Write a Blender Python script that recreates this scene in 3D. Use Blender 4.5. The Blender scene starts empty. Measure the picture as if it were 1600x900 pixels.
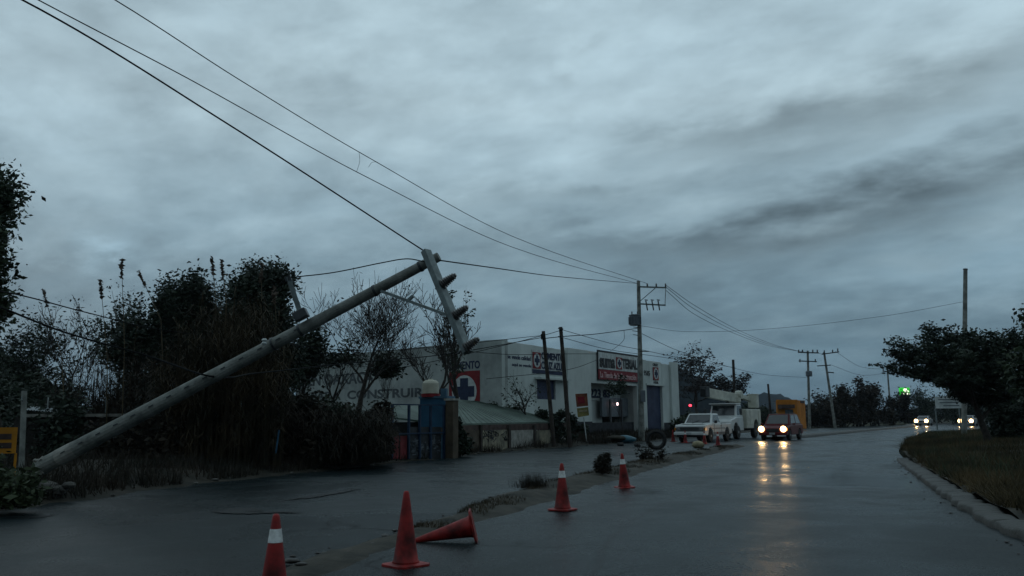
import bpy, math, random
import numpy as np
from mathutils import Vector, Matrix
S = bpy.context.scene
C = S.collection
R = math.radians
# ------------------------------------------------------------------ camera
F = 1331.0                      # focal length in photo pixels (1600 wide)
CAM = Vector((0, 0, 1.45))
cam = bpy.data.cameras.new('camera')
camo = bpy.data.objects.new('camera', cam); C.objects.link(camo)
cam.sensor_width = 36; cam.lens = F / 1600 * 36; cam.clip_end = 9000; cam.clip_start = 0.05
PITCH, ROLL = math.atan(206 / F), R(-0.55)
CM = Matrix.Rotation(R(90) + PITCH, 3, 'X') @ Matrix.Rotation(ROLL, 3, 'Z')
camo.matrix_world = Matrix.Translation(CAM) @ CM.to_4x4()
S.camera = camo
S.view_settings.view_transform = 'Standard'; S.view_settings.look = 'None'
S.view_settings.exposure = 0.0; S.view_settings.gamma = 1

def ray(px, py):
    return CM @ Vector(((px - 800) / F, -(py - 450) / F, -1))
def G(px, py, z=0.0):           # where the sight line meets the level z
    d = ray(px, py); t = (z - CAM.z) / d.z
    return CAM + d * t
def P(px, py, Y):               # the point at forward distance Y
    d = ray(px, py); return CAM + d * (Y / d.y)

# ------------------------------------------------------------------ world
W = bpy.data.worlds.new('World'); S.world = W; W.use_nodes = True
nt = W.node_tree; nt.nodes.clear()
class N:
    """tiny expression helper over shader nodes"""
    def __init__(s, tree): s.t = tree
    def n(s, ty, **kw):
        o = s.t.nodes.new(ty)
        for k, v in kw.items(): setattr(o, k, v)
        return o
    def put(s, sock, v):
        if isinstance(v, bpy.types.NodeSocket): s.t.links.new(v, sock)
        else: sock.default_value = v
    def m(s, op, a, b=0.0, c=None, clamp=False):
        o = s.n('ShaderNodeMath', operation=op, use_clamp=clamp)
        s.put(o.inputs[0], a); s.put(o.inputs[1], b)
        if c is not None: s.put(o.inputs[2], c)
        return o.outputs[0]
    def noise(s, vec, scale, detail=4, rough=.5, dist=0.0):
        o = s.n('ShaderNodeTexNoise'); s.t.links.new(vec, o.inputs['Vector'])
        o.inputs['Scale'].default_value = scale; o.inputs['Detail'].default_value = detail
        o.inputs['Roughness'].default_value = rough; o.inputs['Distortion'].default_value = dist
        return o.outputs['Fac']
    def mix(s, f, a, b):
        o = s.n('ShaderNodeMix', data_type='RGBA'); s.put(o.inputs[0], f)
        for k, v in ((6, a), (7, b)):
            if isinstance(v, bpy.types.NodeSocket): s.t.links.new(v, o.inputs[k])
            else: o.inputs[k].default_value = (*v[:3], 1)
        return o.outputs[2]
    def rng(s, v, a, b, c=0.0, d=1.0, smooth=False):
        o = s.n('ShaderNodeMapRange'); o.clamp = True
        if smooth: o.interpolation_type = 'SMOOTHSTEP'
        s.put(o.inputs[0], v)
        for i, x in enumerate((a, b, c, d)): o.inputs[i + 1].default_value = x
        return o.outputs[0]
    def sep(s, v):
        o = s.n('ShaderNodeSeparateXYZ'); s.t.links.new(v, o.inputs[0]); return o.outputs
    def comb(s, x, y, z=0.0):
        o = s.n('ShaderNodeCombineXYZ')
        for i, v in enumerate((x, y, z)): s.put(o.inputs[i], v)
        return o.outputs[0]
SUN_EL, SUN_AZ = R(9), R(-35)
w = N(nt)
tc = w.n('ShaderNodeTexCoord').outputs['Generated']
dx, dy, dz = w.sep(tc)
dzc = w.m('MAXIMUM', dz, 0.0)
den = w.m('ADD', dzc, 0.30)
u = w.m('DIVIDE', dx, den); v = w.m('DIVIDE', dy, den)
vec = w.comb(w.m('ADD', w.m('MULTIPLY', u, 0.95), 3.1), w.m('ADD', v, w.m('MULTIPLY', u, .30)), w.m('MULTIPLY', dzc, 2.2))
n1 = w.noise(vec, 1.5, 8, .58, .15)
n2 = w.noise(vec, 4.6, 7, .55, .12)
az = w.m('ARCTAN2', dx, dy); el = w.m('ARCSINE', dz)
elw = w.m('ADD', el, w.m('MULTIPLY', w.m('SUBTRACT', n2, .5), .12))
azw = w.m('ADD', az, w.m('MULTIPLY', w.m('SUBTRACT', n1, .5), .18))
def azel(px, py):
    d = ray(px, py).normalized(); return math.atan2(d.x, d.y), math.asin(d.z)
def blob(px, py, sx, sy, slope, amp):
    a, e = azel(px, py)
    da = w.m('SUBTRACT', azw, a)
    de = w.m('SUBTRACT', w.m('SUBTRACT', elw, e), w.m('MULTIPLY', da, slope))
    q = w.m('ADD', w.m('POWER', w.m('ABSOLUTE', w.m('DIVIDE', da, sx)), 2), w.m('POWER', w.m('ABSOLUTE', w.m('DIVIDE', de, sy)), 2))
    return w.m('MULTIPLY', w.m('EXPONENT', w.m('MULTIPLY', q, -1)), amp * 1.05)
base = w.rng(el, 0.0, 0.40, 0.20, 0.56)                      # overcast: darker toward the horizon
n3 = w.noise(vec, 12.0, 5, .55, .1)
shape = w.m('ADD', w.m('MULTIPLY', w.m('SUBTRACT', n1, .5), 1.0), w.m('ADD', w.m('MULTIPLY', w.m('SUBTRACT', n2, .5), 1.05), w.m('MULTIPLY', w.m('SUBTRACT', n3, .5), .28)))
val = w.m('MULTIPLY', base, w.m('ADD', 1.05, shape))
for b in ((1250, 170, .20, .026, .16, -.10), (1500, 110, .16, .030, .30, -.11), (1130, 195, .12, .018, .05, -.05),
          (1480, 300, .19, .026, .20, -.11), (1230, 345, .20, .026, .18, -.09), (1000, 390, .22, .018, .03, -.05), (1500, 375, .16, .02, .1, -.03), (800, 365, .16, .016, -.1, -.03),
          (915, 297, .030, .011, -.1, -.075), (886, 120, .020, .013, -.4, -.07), (930, 66, .028, .010, .5, -.07), (790, 285, .06, .014, .0, -.05),
          (640, 60, .20, .07, -.1, .05), (260, 60, .12, .05, .4, .05), (172, 392, .034, .013, -.25, .17), (150, 408, .018, .02, 0, .07), (50, 150, .10, .04, .3, .05), (300, 410, .08, .012, .1, -.03), (60, 420, .08, .012, .1, -.03),
          (1120, 230, .15, .014, .1, .05), (1400, 230, .16, .014, .2, .06), (1560, 420, .16, .03, 0, .05), (1180, 30, .2, .03, .1, .03), (850, 200, .12, .05, 0, .03)):
    val = w.m('ADD', val, blob(*b))
val = w.m('MAXIMUM', val, .03)
tint = w.mix(w.rng(el, 0, .36), (.43, .765, 1.0), (.65, .875, 1.0))
tint = w.mix(w.m('MULTIPLY', w.rng(n2, .4, .7), .25), tint, (.72, .91, .98))
val = w.m('MULTIPLY', val, w.rng(dy, -.9, .5, .55, 1.0, True))      # dusk: the sky away from the last light is dimmer
vm = w.n('ShaderNodeVectorMath', operation='SCALE'); nt.links.new(tint, vm.inputs[0]); nt.links.new(w.m('MULTIPLY', val, 10.0 * 1.06), vm.inputs['Scale'])
sky = w.n('ShaderNodeTexSky', sky_type='NISHITA'); sky.sun_disc = False
sky.sun_elevation = SUN_EL; sky.sun_rotation = SUN_AZ; sky.air_density = 2; sky.dust_density = 4
scl = w.n('ShaderNodeVectorMath', operation='SCALE'); nt.links.new(sky.outputs[0], scl.inputs[0]); scl.inputs['Scale'].default_value = .3
cf = w.mix(.985, scl.outputs[0], vm.outputs[0])
bg = w.n('ShaderNodeBackground'); bg.inputs['Strength'].default_value = 0.10
nt.links.new(cf, bg.inputs[0]); out = w.n('ShaderNodeOutputWorld'); nt.links.new(bg.outputs[0], out.inputs[0])
# the sun, hidden behind thick cloud at dusk
sl = bpy.data.lights.new('sun', 'SUN'); sl.energy = 0.06; sl.angle = R(40); sl.color = (1, .95, .88)
so = bpy.data.objects.new('sun', sl); C.objects.link(so)
so.rotation_euler = (R(90) - SUN_EL, 0, -SUN_AZ + math.pi)

# ------------------------------------------------------------------ materials
def mat(name, col, rough=.8, var=.25, scale=6.0, bump=0.0, spec=.3, metal=0.0, col2=None, emit=None, es=0.0, detail=5, bscale=None, coat=0.0, streak=0.0):
    m = bpy.data.materials.new(name); m.use_nodes = True
    t = m.node_tree; b = t.nodes['Principled BSDF']; h = N(t)
    tcn = h.n('ShaderNodeTexCoord').outputs['Object']
    nz = h.noise(tcn, scale, detail, .6)
    c2 = col2 if col2 else tuple(max(0, c * (1 - var)) for c in col)
    c1 = col if col2 else tuple(c * (1 + var * .5) for c in col)
    cc = h.mix(h.rng(nz, .35, .65), c2, c1)
    if streak:
        sx_, sy_, sz_ = h.sep(tcn); sv = h.comb(h.m('MULTIPLY', sx_, 2.2), h.m('MULTIPLY', sy_, 2.2), h.m('MULTIPLY', sz_, .22))
        sn = h.noise(sv, 1.0, 7, .65, .3); lowz = h.rng(sz_, .1, 2.2, 1, .25)
        cc = h.mix(h.m('MULTIPLY', h.m('MULTIPLY', h.rng(sn, .48, .68), lowz), streak), cc, tuple(c * .38 for c in col))
    t.links.new(cc, b.inputs['Base Color'])
    t.links.new(h.rng(nz, .3, .7, min(1, rough * 1.12), rough * .88), b.inputs['Roughness'])
    b.inputs['Metallic'].default_value = metal; b.inputs['Specular IOR Level'].default_value = spec
    b.inputs['Coat Weight'].default_value = coat
    if bump:
        bn = h.n('ShaderNodeBump'); bn.inputs['Strength'].default_value = bump; bn.inputs['Distance'].default_value = .02
        t.links.new(h.noise(tcn, bscale or scale * 4, 4, .6), bn.inputs['Height']); t.links.new(bn.outputs[0], b.inputs['Normal'])
    if emit:
        b.inputs['Emission Color'].default_value = (*emit, 1); b.inputs['Emission Strength'].default_value = es
    return m
M = {}
M['asphalt'] = None
M['earth'] = mat('earth', (.050, .042, .030), .85, .5, 1.9, .9, col2=(.018, .018, .014), bscale=14)
M['earthgreen'] = mat('earthgreen', (.05, .045, .03), .9, .5, .7, .7, col2=(.022, .028, .018), bscale=9, spec=.05)
M['tar'] = mat('tar', (.006, .008, .009), .5, .4, 20, .5, spec=.15)  # near-black colour imitates dark trees mirrored in wet road
M['verge'] = mat('verge', (.030, .024, .016), .9, .5, 1.5, .7, col2=(.012, .013, .009), bscale=10)
M['mud'] = mat('mud', (.035, .03, .026), .45, .4, 4, .6)
M['concrete'] = mat('concrete', (.30, .29, .26), .8, .45, 3.0, .35, bscale=40)
M['concrete_pole'] = mat('concrete_pole', (.27, .275, .25), .8, .0, 2.6, .8, col2=(.10, .105, .095), bscale=22, detail=9)
M['kerb'] = mat('kerb', (.042, .040, .034), .6, 0, 1.3, .7, col2=(.045, .043, .038), bscale=18)
M['steel'] = mat('steel', (.17, .20, .20), .5, .3, 5, .1, metal=.5)
M['darksteel'] = mat('darksteel', (.07, .075, .08), .5, .3, 5, .1, metal=.5)
M['insulator'] = mat('insulator', (.050, .046, .044), .3, .2, 9, 0, spec=.6)
M['cable'] = mat('cable', (.010, .011, .012), .8, .2, 9, spec=.05)
M['wood'] = mat('wood', (.045, .036, .03), .85, .4, 3, .4)
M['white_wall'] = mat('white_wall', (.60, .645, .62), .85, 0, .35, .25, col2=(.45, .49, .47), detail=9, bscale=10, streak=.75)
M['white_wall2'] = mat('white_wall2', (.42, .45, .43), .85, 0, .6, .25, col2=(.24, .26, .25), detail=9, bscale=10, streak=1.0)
M['plinth'] = mat('plinth', (.02, .022, .028), .7, .3, 3)
M['white'] = mat('white', (.52, .55, .54), .6, .3, 3, detail=8)
M['black'] = mat('black', (.012, .013, .016), .55, .2, 6)
M['ink_faded'] = mat('ink_faded', (.085, .095, .10), .8, .4, 2.0)
M['ink_blue'] = mat('ink_blue', (.02, .03, .07), .7, .3, 4)
M['navy'] = mat('navy', (.022, .035, .085), .6, .3, 1.2)
M['red'] = mat('red', (.20, .010, .014), .6, .25, 3)
M['darkred'] = mat('darkred', (.20, .012, .02), .6, .25, 3)
M['pinkwhite'] = mat('pinkwhite', (.62, .40, .40), .6, .2, 5)
M['shutter'] = mat('shutter', (.13, .15, .17), .5, .25, 2, .1, metal=.2)
M['dark'] = mat('dark', (.012, .013, .014), .9, .3, 3)
M['cone'] = mat('cone', (.24, .014, .012), .55, .75, 5, .15, spec=.3, detail=9)
M['reflector'] = mat('reflector', (.66, .66, .64), .4, .5, 9)
M['rubber'] = mat('rubber', (.022, .022, .022), .75, .3, 8, .3)
M['hub'] = mat('hub', (.32, .33, .34), .4, .2, 6, metal=.6)
M['carwhite'] = mat('carwhite', (.60, .62, .61), .32, .12, 2, coat=.4)
M['cream'] = mat('cream', (.50, .50, .43), .45, .2, 2.2, coat=.1)
M['carred'] = mat('carred', (.085, .005, .008), .42, .2, 2, spec=.2)
M['carsilver'] = mat('carsilver', (.40, .41, .42), .3, .15, 2, coat=.5)
M['glass'] = mat('glass', (.02, .026, .03), .08, .1, 2, spec=.8)
M['chrome'] = mat('chrome', (.45, .46, .47), .25, .15, 8, metal=.9)
M['grille'] = mat('grille', (.025, .027, .03), .5, .3, 9)
M['yellow'] = mat('yellow', (.42, .17, .008), .6, .25, 2)
M['orange_wall'] = mat('orange_wall', (.50, .17, .012), .75, .25, 1.0, .1)
M['blue'] = mat('blue', (.020, .085, .155), .6, .3, 1.5)
M['blueframe'] = mat('blueframe', (.010, .030, .065), .6, .3, 3)
M['lightblue'] = mat('lightblue', (.06, .13, .19), .7, .3, 2)
M['redpanel'] = mat('redpanel', (.15, .018, .022), .7, .4, 2.5)
M['tan'] = mat('tan', (.075, .058, .040), .8, .35, 2.5, .3)
M['stained'] = mat('stained', (.30, .27, .19), .85, 0, 1.6, .3, col2=(.09, .085, .07))
M['tank'] = mat('tank', (.50, .48, .39), .55, .15, 3)
M['roofgreen'] = mat('roofgreen', (.095, .135, .11), .6, .35, .9, .1, bscale=3)
M['fascia'] = mat('fascia', (.07, .045, .038), .8, .4, 3)
M['brickwall'] = mat('brickwall', (.055, .05, .045), .85, .5, 2, .5)
M['sheet'] = mat('sheet', (.42, .45, .46), .45, .4, 3, .2)
M['tarp'] = mat('tarp', (.03, .11, .15), .4, .3, 4, .3)
M['sack'] = mat('sack', (.28, .24, .15), .8, .3, 6, .3)
M['rock'] = mat('rock', (.10, .095, .085), .85, .5, 7, .6)
M['bark'] = mat('bark', (.040, .034, .029), .9, .4, 8, .5)
M['barkdark'] = mat('barkdark', (.022, .020, .019), .9, .4, 8, .4)
M['leaf'] = mat('leaf', (.038, .058, .026), .65, 0, 1.3, col2=(.014, .026, .014))
M['leafdark'] = mat('leafdark', (.026, .040, .022), .7, 0, 1.1, col2=(.010, .018, .012))
M['leafolive'] = mat('leafolive', (.042, .055, .022), .7, 0, 1.5, col2=(.028, .040, .02))
M['leafred'] = mat('leafred', (.035, .030, .030), .75, 0, 1.4, col2=(.016, .018, .018))
M['reed'] = mat('reed', (.066, .046, .024), .85, 0, .9, col2=(.013, .014, .008))
M['reedstalk'] = mat('reedstalk', (.085, .064, .034), .75, .4, 2)
M['plume'] = mat('plume', (.13, .10, .08), .9, .3, 9)
M['drybrush'] = mat('drybrush', (.034, .025, .017), .9, 0, .8, col2=(.012, .013, .009))
M['grass'] = mat('grass', (.110, .076, .034), .9, 0, .8, col2=(.020, .022, .012), detail=7)
M['hill'] = mat('hill', (.010, .016, .019), 1, .5, .012, .0, spec=0)
M['hilltree'] = mat('hilltree', (.014, .017, .013), 1, .5, .3, .6, spec=0)
def emat(name, col, s):
    m = bpy.data.materials.new(name); m.use_nodes = True; b = m.node_tree.nodes['Principled BSDF']
    b.inputs['Base Color'].default_value = (*col, 1); b.inputs['Emission Color'].default_value = (*col, 1); b.inputs['Emission Strength'].default_value = s
    b.inputs['Roughness'].default_value = .3
    return m
M['headlamp'] = emat('headlamp', (1, .62, .26), 9)
M['amber'] = emat('amber', (1, .30, .03), 2.2)
M['redlamp'] = emat('redlamp', (1, .05, .09), 3)
M['pinklamp'] = emat('pinklamp', (1, .62, .62), 3)
M['signgreen'] = emat('signgreen', (.03, .50, .04), .9)
M['signwhite'] = emat('signwhite', (.95, 1, .75), 1.8)
M['signorange'] = emat('signorange', (1, .55, .38), .6)
# wet asphalt
def wet_asphalt():
    m = bpy.data.materials.new('wet_asphalt'); m.use_nodes = True; t = m.node_tree; b = t.nodes['Principled BSDF']; h = N(t)
    co = h.n('ShaderNodeTexCoord').outputs['Object']
    x, y, z = h.sep(co)
    big = h.noise(co, .16, 5, .55, .6); mid = h.noise(co, .9, 6, .6, .4); fine = h.noise(co, 26, 5, .75)
    vor = h.n('ShaderNodeTexVoronoi', feature='F1'); t.links.new(co, vor.inputs['Vector']); vor.inputs['Scale'].default_value = 70
    cr = h.n('ShaderNodeTexVoronoi', feature='DISTANCE_TO_EDGE'); cr.inputs['Scale'].default_value = .38
    wv = h.n('ShaderNodeVectorMath', operation='ADD'); nn = h.n('ShaderNodeTexNoise'); nn.inputs['Scale'].default_value = 1.5; nn.inputs['Detail'].default_value = 6
    t.links.new(co, nn.inputs['Vector']); t.links.new(co, wv.inputs[0]); t.links.new(nn.outputs['Color'], wv.inputs[1]); t.links.new(wv.outputs[0], cr.inputs['Vector'])
    crack = h.m('MULTIPLY', h.rng(cr.outputs['Distance'], .0, .014, 1, 0), h.rng(big, .45, .6))
    c = h.mix(h.rng(mid, .3, .7), (.0065, .0120, .0140), (.0145, .0225, .0250))
    c = h.mix(h.m('MULTIPLY', h.rng(fine, .48, .72), .75), c, (.036, .052, .054)); c = h.mix(h.m('MULTIPLY', h.rng(fine, .50, .30), .6), c, (.003, .006, .007))
    c = h.mix(h.m('MULTIPLY', crack, .8), c, (.008, .008, .008))
    wet = h.rng(h.m('ADD', h.m('MULTIPLY', big, .7), h.m('MULTIPLY', mid, .3)), .40, .62, 0, 1, True)
    at = h.n('ShaderNodeAttribute'); at.attribute_name = 'from_kerb'; dist = h.m('ADD', at.outputs['Fac'], h.m('MULTIPLY', mid, .5))
    def trk(c0, wd): return h.m('EXPONENT', h.m('MULTIPLY', h.m('POWER', h.m('ABSOLUTE', h.m('DIVIDE', h.m('SUBTRACT', dist, c0), wd)), 2), -1))
    tr = h.m('ADD', h.m('ADD', trk(2.0, .38), trk(3.8, .38)), h.m('ADD', trk(5.9, .45), trk(7.6, .4)))
    seam = h.rng(h.m('ABSOLUTE', h.m('SUBTRACT', h.m('ADD', at.outputs['Fac'], h.m('MULTIPLY', mid, .22)), 4.85)), .02, .07, 1, 0)
    c = h.mix(h.m('MULTIPLY', seam, .8), c, (.003, .004, .005)); patch = h.noise(co, .33, 3, .5, 1.5)
    c = h.mix(h.m('MULTIPLY', h.rng(patch, .52, .545), .55), c, (.008, .013, .0145))
    r = h.m('SUBTRACT', h.m('ADD', .40, h.m('MULTIPLY', h.m('SUBTRACT', fine, .5), .45)), h.m('ADD', h.m('MULTIPLY', wet, .24), h.m('MULTIPLY', tr, .06)))
    c = h.mix(h.m('MULTIPLY', tr, .45), c, (.005, .009, .010)); t.links.new(c, b.inputs['Base Color'])
    t.links.new(r, b.inputs['Roughness']); b.inputs['Specular IOR Level'].default_value = .085
    bn = h.n('ShaderNodeBump'); bn.inputs['Distance'].default_value = .010; bn.inputs['Strength'].default_value = .6
    hh = h.m('SUBTRACT', h.m('ADD', h.m('MULTIPLY', vor.outputs['Distance'], .6), fine), h.m('MULTIPLY', crack, 3))
    t.links.new(hh, bn.inputs['Height'])
    b2 = h.n('ShaderNodeBump'); b2.inputs['Distance'].default_value = .04; b2.inputs['Strength'].default_value = .45
    t.links.new(mid, b2.inputs['Height']); t.links.new(bn.outputs[0], b2.inputs['Normal']); t.links.new(b2.outputs[0], b.inputs['Normal'])
    return m
M['asphalt'] = wet_asphalt()
M['water'] = mat('water', (.012, .014, .015), .06, .2, 2, .05, spec=.6, bscale=5)

# ------------------------------------------------------------------ mesh helpers
class MB:
    def __init__(s): s.v = []; s.f = []; s.mi = []; s.cur = 0
    def add(s, vs, fs):
        o = len(s.v); s.v += [tuple(p) for p in vs]
        for f in fs: s.f.append(tuple(i + o for i in f)); s.mi.append(s.cur)
        return s
    def box(s, c, d, rz=0, mtx=None):
        hx, hy, hz = d[0] / 2, d[1] / 2, d[2] / 2
        vs = [Vector((x, y, z)) for z in (-hz, hz) for y in (-hy, hy) for x in (-hx, hx)]
        if mtx is not None: vs = [mtx @ p for p in vs]
        elif rz:
            r = Matrix.Rotation(rz, 3, 'Z'); vs = [r @ p for p in vs]
        c = Vector(c)
        return s.add([p + c for p in vs], [(0, 2, 3, 1), (4, 5, 7, 6), (0, 1, 5, 4), (2, 6, 7, 3), (0, 4, 6, 2), (1, 3, 7, 5)])
    def beam(s, a, b, wd, ht):         # rectangular bar between two points
        a = Vector(a); b = Vector(b); d = (b - a); L = d.length; d.normalize()
        up = Vector((0, 0, 1)) if abs(d.z) < .95 else Vector((1, 0, 0))
        x = d.cross(up).normalized(); z = x.cross(d)
        m = Matrix((x, d, z)).transposed()
        return s.box((a + b) / 2, (wd, L, ht), mtx=m)
    def tube(s, pts, rad, n=6, cap=True):
        pts = [Vector(p) for p in pts]
        if not hasattr(rad, '__len__'): rad = [rad] * len(pts)
        o = []; x = None
        for i, p in enumerate(pts):
            d = (pts[min(i + 1, len(pts) - 1)] - pts[max(i - 1, 0)]).normalized()
            if x is None:
                up = Vector((0, 0, 1)) if abs(d.z) < .9 else Vector((0, 1, 0)); x = d.cross(up).normalized()
            else: x = (x - d * x.dot(d)).normalized()
            y = d.cross(x)
            o += [p + (x * math.cos(2 * math.pi * k / n) + y * math.sin(2 * math.pi * k / n)) * rad[i] for k in range(n)]
        fs = [(i * n + k, i * n + (k + 1) % n, (i + 1) * n + (k + 1) % n, (i + 1) * n + k) for i in range(len(pts) - 1) for k in range(n)]
        if cap: fs += [tuple(range(n))[::-1], tuple((len(pts) - 1) * n + k for k in range(n))]
        return s.add(o, fs)
    def lathe(s, prof, n=20, c=(0, 0, 0), mtx=None):
        c = Vector(c); vs = []
        for r, z in prof:
            for k in range(n):
                p = Vector((r * math.cos(2 * math.pi * k / n), r * math.sin(2 * math.pi * k / n), z))
                vs.append((mtx @ p if mtx is not None else p) + c)
        fs = [(i * n + k, i * n + (k + 1) % n, (i + 1) * n + (k + 1) % n, (i + 1) * n + k) for i in range(len(prof) - 1) for k in range(n)]
        fs += [tuple(range(n))[::-1], tuple((len(prof) - 1) * n + k for k in range(n))]
        return s.add(vs, fs)
    def prism(s, prof, x0, x1, t0=0, ztop=None):   # side outline (y,z) pulled across x
        n = len(prof); vs = [(x0, y, z) for y, z in prof] + [(x1, y, z) for y, z in prof]
        return s.add(vs, [tuple(range(n)), tuple(range(n, 2 * n))[::-1]] + [(k, k + n, (k + 1) % n + n, (k + 1) % n) for k in range(n)])
    def build(s, name, m, parent=None, world=False, smooth=False, bevel=0, seg=2):
        me = bpy.data.meshes.new(name)
        off = Vector(parent.location) if (parent is not None and world) else Vector((0, 0, 0))
        me.from_pydata([(p[0] - off.x, p[1] - off.y, p[2] - off.z) for p in s.v], [], s.f)
        ms = m if isinstance(m, (list, tuple)) else [m]
        for q in ms: me.materials.append(M[q])
        if len(ms) > 1: me.polygons.foreach_set('material_index', s.mi)
        if smooth: me.polygons.foreach_set('use_smooth', [True] * len(me.polygons))
        me.update()
        o = bpy.data.objects.new(name, me); C.objects.link(o)
        if parent is not None: o.parent = parent
        if bevel:
            b = o.modifiers.new('bevel', 'BEVEL'); b.width = bevel; b.segments = seg; b.limit_method = 'ANGLE'; b.angle_limit = R(35)
        return o
def fast(name, V, Fq, m, parent=None, world=False):
    """mesh from numpy arrays, all faces with the same corner count"""
    V = np.asarray(V, np.float32).reshape(-1, 3).copy(); Fq = np.asarray(Fq, np.int32); k = Fq.shape[1]
    if parent is not None and world: V -= np.array(parent.location, np.float32)
    me = bpy.data.meshes.new(name); me.vertices.add(len(V)); me.vertices.foreach_set('co', V.ravel())
    me.loops.add(Fq.size); me.loops.foreach_set('vertex_index', Fq.ravel())
    me.polygons.add(len(Fq)); me.polygons.foreach_set('loop_start', np.arange(len(Fq), dtype=np.int32) * k)
    me.polygons.foreach_set('loop_total', np.full(len(Fq), k, np.int32))
    me.materials.append(M[m]); me.update(calc_edges=True); me.validate()
    o = bpy.data.objects.new(name, me); C.objects.link(o)
    if parent is not None: o.parent = parent
    return o
def thing(name, label, cat, loc=(0, 0, 0), rz=0, group=None):
    o = bpy.data.objects.new(name, None); C.objects.link(o); o.location = loc; o.rotation_euler = (0, 0, rz)
    o.empty_display_size = .3
    return tag(o, label, cat, group)
def tag(o, label=None, cat=None, group=None, kind=None):
    if label: o['label'] = label
    if cat: o['category'] = cat
    if group: o['group'] = group
    if kind: o['kind'] = kind
    return o
def copy_thing(root, loc, rz=0, label=None, group=None):
    r = root.copy(); C.objects.link(r); r.location = loc; r.rotation_euler = (0, 0, rz)
    if label: r['label'] = label
    if group: r['group'] = group
    for ch in list(root.children):
        c = ch.copy(); C.objects.link(c); c.parent = r
        for g in list(ch.children):
            d = g.copy(); C.objects.link(d); d.parent = c
    return r
def text_mesh(s, bold=.0, ext=.012):
    cu = bpy.data.curves.new('lettering', 'FONT'); cu.body = s; cu.offset = bold; cu.extrude = ext; cu.resolution_u = 3
    ob = bpy.data.objects.new('lettering', cu); C.objects.link(ob)
    dg = bpy.context.evaluated_depsgraph_get(); me = bpy.data.meshes.new_from_object(ob.evaluated_get(dg))
    V = np.zeros(len(me.vertices) * 3); me.vertices.foreach_get('co', V)
    bpy.data.objects.remove(ob); bpy.data.curves.remove(cu)
    return me, V.reshape(-1, 3)
class Face:
    """an upright plane: origin, direction; elements are set on it by (u, z)"""
    def __init__(s, a, b):
        s.a = Vector((a[0], a[1], 0)); d = Vector((b[0] - a[0], b[1] - a[1], 0)); s.L = d.length; s.u = d.normalized(); s.n = Vector((s.u.y, -s.u.x, 0))
    def uv(s, px, py, off=0.0):
        d = ray(px, py); t = (s.a + s.n * off - CAM).dot(s.n) / d.dot(s.n); p = CAM + d * t
        return (p - s.a).dot(s.u), p.z
    def w(s, u, z, off=0.0): return s.a + s.u * u + Vector((0, 0, z)) + s.n * off
    def slab(s, mb, u0, u1, z0, z1, o0, o1):
        vs = [s.w(u, z, o) for o in (o0, o1) for z in (z0, z1) for u in (u0, u1)]
        return mb.add(vs, [(0, 1, 3, 2), (4, 6, 7, 5), (0, 4, 5, 1), (2, 3, 7, 6), (0, 2, 6, 4), (1, 5, 7, 3)])
    def part(s, name, m, parent, u0, u1, z0, z1, o0, o1):
        return s.slab(MB(), u0, u1, z0, z1, o0, o1).build(name, m, parent, world=True)
    def pslab(s, name, m, parent, x0, y0, x1, y1, o0, o1):
        ya = (y0 + y1) / 2; u0 = s.uv(x0, ya, o1)[0]; u1 = s.uv(x1, ya, o1)[0]
        xa = (x0 + x1) / 2; z1 = s.uv(xa, y0, o1)[1]; z0 = s.uv(xa, y1, o1)[1]
        return s.part(name, m, parent, u0, u1, z0, z1, o0, o1)
    def text(s, st, m, parent, x0, y0, x1, y1, off, bold=.02, name='lettering'):
        ya = (y0 + y1) / 2; u0 = s.uv(x0, ya, off)[0]; u1 = s.uv(x1, ya, off)[0]
        xa = (x0 + x1) / 2; z1 = s.uv(xa, y0, off)[1]; z0 = s.uv(xa, y1, off)[1]
        return s.textuv(st, m, parent, u0, u1, z0, z1, off, bold, name)
    def textuv(s, st, m, parent, u0, u1, z0, z1, off, bold=.02, name='lettering'):
        me, V = text_mesh(st, bold)
        lo = V.min(0); hi = V.max(0)
        Wp = np.zeros_like(V); q = (V[:, 0] - lo[0]) / (hi[0] - lo[0]) * (u1 - u0) + u0; zz = (V[:, 1] - lo[1]) / (hi[1] - lo[1]) * (z1 - z0) + z0
        pl = parent.location
        for k in range(3): Wp[:, k] = s.a[k] + s.u[k] * q + s.n[k] * (off + V[:, 2]) + (zz if k == 2 else 0) - pl[k]
        me.vertices.foreach_set('co', Wp.ravel()); me.materials.clear(); me.materials.append(M[m]); me.update()
        o = bpy.data.objects.new(name, me); C.objects.link(o); o.parent = parent
        return o
def disc_on(face, mb, uc, zc, ru, rz, o0, o1, n=28, inner=None):
    vs = []; 
    for o in (o0, o1):
        for k in range(n):
            a = 2 * math.pi * k / n; vs.append(face.w(uc + ru * math.cos(a), zc + rz * math.sin(a), o))
    fs = [tuple(range(n))[::-1], tuple(range(n, 2 * n))] + [(k, (k + 1) % n, (k + 1) % n + n, k + n) for k in range(n)]
    return mb.add(vs, fs)
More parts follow.
